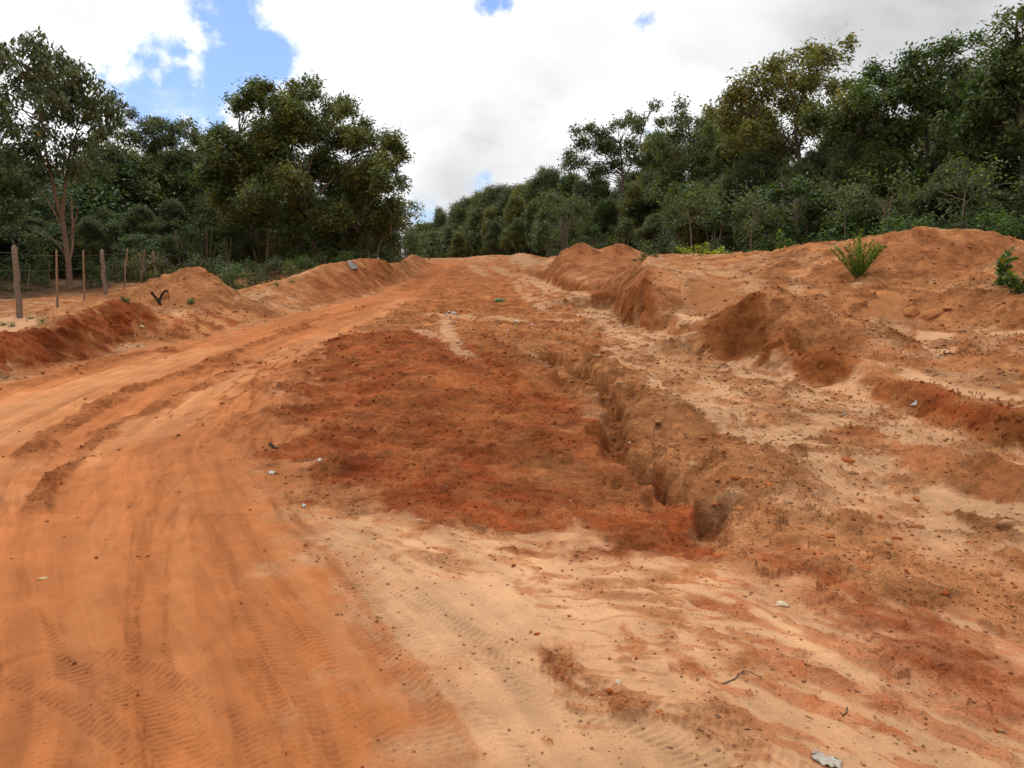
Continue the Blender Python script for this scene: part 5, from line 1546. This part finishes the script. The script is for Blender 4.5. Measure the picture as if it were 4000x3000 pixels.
BASES = {}
for kind, cols in (('red', [RED * 1.1, RED * .95]), ('brown', [BROWN * 1.15, BROWN * 1.35]), ('tan', [TAN, SAND * .8])):
    BASES[kind] = []
    for k in range(4):
        V, F, c = lump_mesh(200 + k + 10 * len(kind), cols[k % 2], .62, .6, sub=1)
        me_o = mesh_np('dirt_clod', V, F, M_CLOD, col=c)
        BASES[kind].append(me_o)
CLODS = [(1217, 1303, .02, 'red'), (1229, 1336, .022, 'red'), (1260, 1353, .018, 'brown'), (1147, 1371, .03, 'brown'), (1160, 1377, .03, 'red'), (1105, 1383, .02, 'red'), (1115, 1388, .018, 'red'), (1374, 1426, .022, 'red'), (1234, 1459, .024, 'brown'), (1210, 1468, .026, 'brown'), (1216, 1474, .02, 'brown'),
         (1317, 1512, .035, 'red'), (1328, 1522, .03, 'red'), (1345, 1528, .028, 'red'), (1387, 1536, .035, 'brown'), (1396, 1545, .03, 'brown'), (1424, 1549, .045, 'brown'), (1430, 1560, .03, 'brown'), (1366, 1532, .02, 'red'), (1030, 1428, .012, 'red'), (1109, 1228, .034, 'red'), (1335, 1250, .02, 'brown'),
         (1900, 1123, .085, 'red'), (1834, 1007, .12, 'brown'), (1806, 936, .15, 'tan'), (2180, 1024, .10, 'brown'), (1885, 925, .10, 'tan'), (1800, 860, .10, 'tan'), (1640, 820, .09, 'tan'), (1690, 850, .08, 'brown'), (1980, 1080, .08, 'brown'), (2050, 1110, .08, 'tan'), (2100, 1180, .07, 'brown'), (2170, 1150, .12, 'tan'),
         (1760, 1000, .07, 'red'), (1720, 990, .06, 'brown'), (1860, 1090, .06, 'brown'), (2040, 1300, .06, 'red'), (1976, 1140, .10, 'tan'), (2190, 1190, .14, 'tan'), (2150, 1240, .10, 'tan'), (1920, 1180, .06, 'tan'), (1790, 1170, .08, 'brown'), (1730, 1150, .05, 'brown'), (1880, 1215, .06, 'tan'),
         (1420, 930, .09, 'tan'), (1380, 880, .10, 'tan'), (1460, 905, .08, 'tan'), (1520, 970, .09, 'brown'), (1590, 985, .10, 'tan'), (1620, 1040, .07, 'tan'), (1560, 1010, .06, 'brown'), (1300, 850, .09, 'brown'), (1270, 820, .10, 'tan'), (1240, 790, .12, 'brown'), (1340, 850, .12, 'tan'), (1360, 815, .12, 'brown'),
         (1225, 765, .14, 'tan'), (1290, 790, .12, 'tan'), (1180, 780, .10, 'tan'), (1120, 770, .1, 'brown'), (1495, 1020, .10, 'tan'), (1455, 975, .12, 'tan'), (1660, 1075, .08, 'brown'), (1700, 1105, .07, 'tan'), (1585, 1060, .07, 'brown'), (1640, 1090, .06, 'brown'), (1545, 1090, .06, 'brown'), (1600, 1130, .06, 'tan'), (1640, 1160, .05, 'brown')]
for k in range(50):                         # loose clods strewn over the broken ground on the right
    u = PR.random()
    if u < .45: px, py = PR.uniform(1480, 2205), PR.uniform(850, 1260)
    elif u < .65: px, py = PR.uniform(1150, 1650), PR.uniform(730, 1000)
    elif u < .85: px, py = PR.uniform(1500, 2205), PR.uniform(1260, 1600)
    else: px, py = PR.uniform(1560, 2205), PR.uniform(1060, 1300)
    CLODS.append((px, py, PR.uniform(.010, .030) * (1 if py > 1200 else 1.7), PR.choice(['red', 'brown', 'tan', 'brown'])))
CLAB = {'red': 'loose reddish clod of earth on the churned ground right of the track', 'brown': 'loose brown clod of earth on the churned ground right of the track', 'tan': 'loose sandy pale clod of earth on the churned ground right of the track'}
used = {k: 0 for k in BASES}
cx = np.array([hit(c[0], c[1]) for c in CLODS]); cz = surface(cx[:, 0], cx[:, 1])[0]
for (px, py, s, kind), (x, y), z in zip(CLODS, cx, cz):
    i = used[kind]; used[kind] += 1
    o = BASES[kind][i] if i < 4 else BASES[kind][i % 4].copy()
    if i >= 4: COL.objects.link(o)
    o.scale = (s * PR.uniform(.9, 1.5), s * PR.uniform(.8, 1.2), s * PR.uniform(.8, 1.1))
    o.location = (x, y, z + s * .02)
    o.rotation_euler = (PR.uniform(-.3, .3), PR.uniform(-.3, .3), PR.uniform(0, 6.28))
    tag(o, CLAB[kind], 'clod', 'loose clods of earth, ' + kind)

# fine gravel and crumbs nobody could count
rng = np.random.default_rng(91)
n = 90000
ang = rng.uniform(math.radians(-36), math.radians(36), n); rad = 1.9 * (11.0) ** rng.random(n)
x = rad * np.sin(ang); y = rad * np.cos(ang)
z, c_, rr_, sl_ = surface(x, y)
dens_ = np.clip(rr_ * .9 - .08, .02, 1) * sstep(-.5, .5, fbm(x / .6, y / .6, 95, 3) + .3)
k = rng.random(n) < dens_ * np.where(c_[:, 0] > 2.45 * c_[:, 1], .35, 1)
x, y, z, c_ = x[k], y[k], z[k], c_[k]
n = len(x)
s = rng.lognormal(math.log(.0044), .6, n) * np.clip(np.hypot(x, y) / 4, .7, 3.6)
s = np.minimum(s, .0105 * np.clip(np.hypot(x, y) / 4, .8, 3.6))
oct_ = np.array([(1, 0, 0), (0, 1, 0), (-1, 0, 0), (0, -1, 0), (0, 0, .7), (0, 0, -.7)], float)
of_ = np.array([(0, 1, 4), (1, 2, 4), (2, 3, 4), (3, 0, 4), (1, 0, 5), (2, 1, 5), (3, 2, 5), (0, 3, 5)])
V = oct_[None] * rng.uniform(.6, 1.4, (n, 6, 1)) * s[:, None, None]
a = rng.uniform(0, 6.28, n); ca, sa = np.cos(a)[:, None], np.sin(a)[:, None]
V = np.stack([V[..., 0] * ca - V[..., 1] * sa + x[:, None], V[..., 0] * sa + V[..., 1] * ca + y[:, None], V[..., 2] + z[:, None] + s[:, None] * .3], -1)
F = (of_[None] + (np.arange(n) * 6)[:, None, None]).reshape(-1, 3)
pc = c_ * rng.uniform(.55, 1.2, (n, 1)); w_ = rng.random(n) < .005; pc[w_] = np.array((.55, .42, .30))
tag(mesh_np('gravel', V.reshape(-1, 3), F, M_CLOD, col=np.repeat(pc, 6, 0)), kind='stuff')

# tiny earth pinnacles, each under its own pebble, on the washed ridges
P_ = []
for ln, sp_, cnt in ((SPK, .5, 600), (T1[6:], .35, 260), (F1[4:], .35, 300)):
    for k in range(cnt):
        i = rng.integers(0, len(ln) - 1); t = rng.random(); q_ = ln[i] + (ln[i + 1] - ln[i]) * t
        P_.append((q_[0] + rng.normal(0, sp_), q_[1] + rng.normal(0, sp_)))
P_ = np.array(P_); pz, pcol, _, _ = surface(P_[:, 0], P_[:, 1])
V = []; F = []; C_ = []
for (px_, py_), z_, c0 in zip(P_, pz, pcol):
    h_ = rng.uniform(.012, .04); r_ = h_ * rng.uniform(.25, .45); b_ = len(V)
    for lv, rr_ in ((-.02, 1.5), (h_ * .6, .75), (h_, .55)):
        for a_ in range(5): V.append((px_ + r_ * rr_ * math.cos(a_ * 1.2566), py_ + r_ * rr_ * math.sin(a_ * 1.2566), z_ + lv)); C_.append(c0 * .85)
    for lv in range(2):
        for a_ in range(5): F.append((b_ + lv * 5 + a_, b_ + lv * 5 + (a_ + 1) % 5, b_ + lv * 5 + 5 + (a_ + 1) % 5, b_ + lv * 5 + 5 + a_))
    F.append((b_ + 10, b_ + 11, b_ + 12, b_ + 13)); F.append((b_ + 10, b_ + 13, b_ + 14, b_ + 14))
F = [f if f[2] != f[3] else f[:3] for f in F]
tag(mesh_np('gravel', np.array(V), [i for f in F for i in f], M_CLOD, col=np.array(C_), sizes=[len(f) for f in F]), kind='stuff')

place_lump('pale_stone', 'smooth elongated cream white stone on the sand right of the pit', 'stone', 1690, 1308, .062, 301, (.62, .52, .36), .5, stretch=(1.25, .62, .8), sub=3, rot=(0, 0, -.25))
place_lump('flat_stone', 'pale flat sided stone lying among crumbs in the middle foreground', 'stone', 1336, 1487, .042, 302, (.46, .33, .22), .6, stretch=(1.2, .8, .8))
place_lump('wood_chip', 'flat yellowish chip lying on the smooth track at the left', 'chip', 93, 1251, .058, 303, (.50, .33, .16), .28, stretch=(1.25, .8, .5))
place_lump('rock', 'white pebble at the lower left edge of the red pad', 'stone', 690, 1000, .05, 304, (.62, .55, .47), .6)
for k, (px, py, s_, st, lab) in enumerate([(2010, 686, .34, (1.5, .8, .75), 'long tilted slab of caked earth fallen in the hollow below the largest heap'), (1968, 683, .34, (.9, .7, 1.1), 'upright cracked block of caked earth in the hollow below the largest heap'), (2045, 672, .2, (1.2, .9, .6), 'crumbly lump of caked earth right of the long tilted slab')]):
    place_lump('earth_slab', lab, 'earth slab', px, py, s_, 310 + k, TAN, .6, 'slabs fallen in the hollow', stretch=st, sub=3, rot=(0, -.25 if k == 0 else 0, .4 * k))


def scrap(name, label, px, py, size, col, seed, cat='litter', crumple=.35, d=None, aspect=1.6, res=9, spec=.3):
    """a crumpled sheet lying on the ground"""
    rng = np.random.default_rng(seed)
    x, y, z = ground_at(px, py, d)
    u, v = np.meshgrid(np.linspace(-.5, .5, res), np.linspace(-.5, .5, res))
    X = u.ravel() * size * aspect; Y = v.ravel() * size
    r = np.hypot(u, v).ravel()
    k = 1 - .35 * rng.random(len(X)) * sstep(.3, .6, r); X *= k; Y *= k
    an = rng.uniform(0, 6.28); X, Y = X * math.cos(an) - Y * math.sin(an), X * math.sin(an) + Y * math.cos(an)
    Z = crumple * size * np.abs(fbm(X / size * 3 + seed, Y / size * 3, seed, 3))
    g_ = surface(X + x, Y + y)[0] - z
    V = np.column_stack([X, Y, Z + np.maximum(g_, -size * .2) + .004])
    top = [(j * res + i, j * res + i + 1, (j + 1) * res + i + 1, (j + 1) * res + i) for j in range(res - 1) for i in range(res - 1)]
    n0 = len(V)
    V2 = V.copy(); V2[:, 2] -= .0025
    F = top + [tuple(i + n0 for i in reversed(f)) for f in top]
    rim = [i for i in range(res)] + [j * res + res - 1 for j in range(1, res)] + [(res - 1) * res + i for i in range(res - 2, -1, -1)] + [j * res for j in range(res - 2, 0, -1)]
    for a_, b_ in zip(rim, rim[1:] + rim[:1]): F.append((b_, a_, a_ + n0, b_ + n0))
    m = material(name, rough=.6, spec=spec, build=attr_nodes(60, .85, 1.1))
    V = np.vstack([V, V2])
    o = mesh_np(name, V, np.array(F), m, col=np.tile(col, (len(V), 1)) * rng.uniform(.85, 1.1, (len(V), 1)), smooth_=True)
    o.location = (x, y, z)
    tag(o, label, cat)


scrap('white_rag', 'crumpled dirty white rag at the bottom edge of the picture', 1785, 1653, .062, (.42, .36, .29), 401, 'rag', .3, res=13)
scrap('paper_scrap', 'small white scrap on the tread line at the left of the red pad', 587, 1024, .04, (.45, .42, .36), 402)
scrap('paper_scrap', 'curled white scrap below the red pad, left of the pale sand', 656, 1096, .028, (.5, .47, .43), 403, crumple=.8)
scrap('plastic_sheet', 'grey white plastic sheet caught on top of the long left bank', 762, 577, .34, (.16, .16, .14), 404, 'plastic sheet', .12, aspect=1.8)
scrap('plastic_scrap', 'twisted white plastic strip on the broken ground beyond the red pad', 973, 681, .12, (.5, .5, .5), 405, crumple=.7, aspect=2.4)
scrap('plastic_scrap', 'pinkish white scrap just below the twisted plastic strip', 984, 699, .06, (.52, .43, .41), 406)
scrap('plastic_scrap', 'white scrap left of the raised pale slabs beyond the red pad', 1116, 694, .06, (.55, .53, .50), 407)
scrap('plastic_scrap', 'small grey white scrap right of the raised pale slabs', 1150, 703, .05, (.45, .45, .45), 408)
scrap('plastic_scrap', 'bluish scrap beside the lower rut of the broken ground', 1098, 716, .05, (.42, .46, .52), 409)
scrap('plastic_scrap', 'pale blue grey scrap on the sand of the ditch', 1824, 902, .045, (.28, .30, .30), 410)
scrap('plastic_scrap', 'grey white scrap stuck on the red face below the sandy bench', 1974, 873, .04, (.36, .36, .34), 411)
scrap('plastic_scrap', 'tiny red scrap on the far bank near the gap', 915, 553, .18, (.55, .05, .04), 412)


# green bottle on the far broken ground
def bottle(label, px, py, rot):
    prof = [(0, 0), (.034, 0), (.037, .006), (.037, .13), (.030, .165), (.015, .20), (.0135, .255), (.0155, .257), (.0155, .268), (.0, .268)]
    n = 16; V = []; F = []
    for r, z_ in prof:
        for k in range(n): V.append((r * math.cos(2 * math.pi * k / n), r * math.sin(2 * math.pi * k / n), z_))
    for i in range(len(prof) - 1):
        for k in range(n): F.append((i * n + k, i * n + (k + 1) % n, (i + 1) * n + (k + 1) % n, (i + 1) * n + k))
    m = material('green_glass', (.05, .22, .05), rough=.12, spec=.5)
    m.node_tree.nodes['Principled BSDF'].inputs['Transmission Weight'].default_value = .35
    x, y, z = ground_at(px, py)
    o = mesh_np('bottle', np.array(V), np.array(F), m, smooth_=True)
    o.rotation_euler = (0, math.pi / 2, rot); o.location = (x - .13, y, z + .04); o.scale = (1.1, 1.1, 1.1)
    tag(o, label, 'bottle')


bottle('green bottle lying on the broken ground beyond the red pad', 1080, 656, .2)
